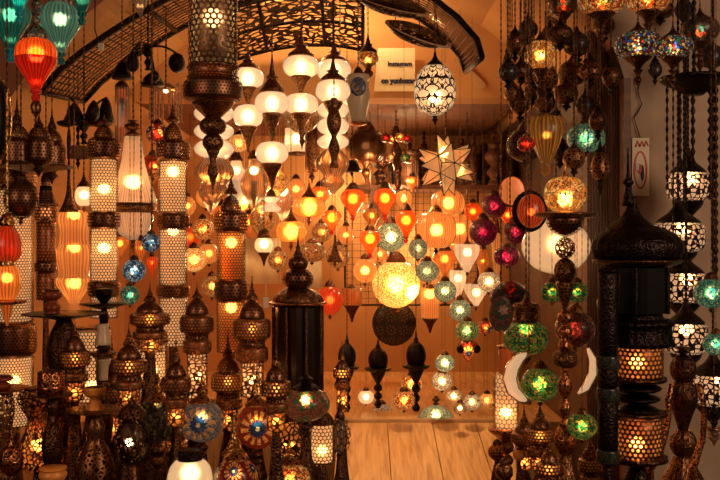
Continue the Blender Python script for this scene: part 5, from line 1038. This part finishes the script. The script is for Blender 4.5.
# upright dark lanterns in the middle of the mass
def upl(label, cx, Y, top, y0, y1, r, m='bandd', m2='frets', lit=None, grp=None):
    h = y1-y0; b1 = y0+min(h*.34, r*1.15); b2 = b1+min(h*.12, r*.3); b3 = b2+min(h*.22, r*.9); dt = y0-min(h*.30, r*1.0)
    glow = int(cx) % 3 == 0
    P = [('finial', 'spire', min(top, dt-r*.9), dt+1, r*.32, 'bronze'), ('upper_dome', 'dome', dt, y0+1, r*.68, m), ('bulge', 'bulge', y0, b1, r, m), ('bulge_core', 'bulge', y0+1.5, b1-1.5, r*.84, 'linerd'),
         ('waist_band', 'band', b1-1, b2+1, r*.66, 'bronze', dict(flute=(12, .06))), ('lower_bulge', 'bulge', b2, b3, r*.86, m2), ('lower_core', 'bulge', b2+1.5, b3-1.5, r*.7, 'linerd'),
         ('fret_tube', 'cyl', b3-1, y1, r*.62, m2), ('tube_core', 'cyl', b3, y1-1, r*.5, 'liner' if lit else 'linerd')]
    if y1-b3 > 8: P.append(blb((b3+y1)/2, 3.4, lit or 'b1'))
    if glow: P.append(blb((y0+b1)/2, 3., 'b1'))
    P.append(('foot', 'foot', y1-1, 'B', r*1.1, 'dark'))
    stand(label, cx, Y, P, name='turned_lantern', cat='lantern', grp=grp)
upl('bulging dark lantern hiding the foot of the pierced tube beside the green globe', 150, 2.95, 288, 312, 352, 20)
upl('bulging dark lantern with a lit glass throat above the blue-flower mosaic lamp', 197, 2.92, 282, 314, 398, 17, lit='b2')
upl('bulging dark lantern with a lit glass throat above the orange mosaic lamp', 252, 2.95, 276, 318, 396, 19, lit='b2')
upl('pointed dark lantern before the lowest pierced tube, above the dark globe lamp', 176, 2.86, 332, 376, 425, 15)
upl('reddish dark lantern beside the two stacked ceramic cups', 129, 2.78, 322, 358, 405, 18)
upl('dark lantern with a ring finial between the two lit glass throats', 228, 3.02, 330, 372, 430, 17)
upl('dark lantern in front of the panelled glass body', 276, 2.72, 345, 380, 430, 15)
upl('dark lantern under the black tray with scattered glints', 75, 2.8, 322, 350, 400, 15)
upl('squat dark lantern tucked behind the reddish one', 112, 3.1, 330, 385, 440, 14)
upl('dark lantern beside the planks under the tall crescent, before the turned stem', 540, 2.95, 408, 428, 470, 15)
upl('dark lantern with a rounded dome between the planks and the brass stem foot', 524, 3.12, 404, 432, 468, 13)
upl('low dark lantern at the bottom edge beside the turned stem foot', 549, 2.55, 440, 462, 500, 13)
upl('dark lantern half hidden between the turned stem and the black column', 590, 2.95, 440, 458, 500, 12)
upl('narrow dark lantern by the corner of the planks', 342, 3.0, 340, 368, 412, 9)
upl('dark lantern between the frosted globe and the blue-flower lamp stems', 177, 2.95, 405, 440, 480, 12)
stand('dark pierced tray-topped drum lantern glowing under the black tray', 92, 3.18, [('rim', 'disc', 325, 331, 19, 'bronze'), ('pierced_drum', 'cyl', 330, 402, 18, 'towerp'), ('liner', 'cyl', 332, 400, 15, 'liner'), ('foot', 'foot', 400, 'B', 20, 'dark'), blb(385, 4, 'b2')], name='pierced_drum_lantern', cat='lantern')
stand('pierced drum lantern glowing between the reddish lantern and the pointed one', 152, 3.12, [('rim', 'disc', 338, 344, 17, 'bronze'), ('pierced_drum', 'cyl', 343, 398, 16, 'towerp'), ('liner', 'cyl', 345, 396, 13, 'liner'), ('foot', 'foot', 396, 'B', 18, 'dark'), blb(370, 4, 'b3')], name='pierced_drum_lantern', cat='lantern')

build_all()
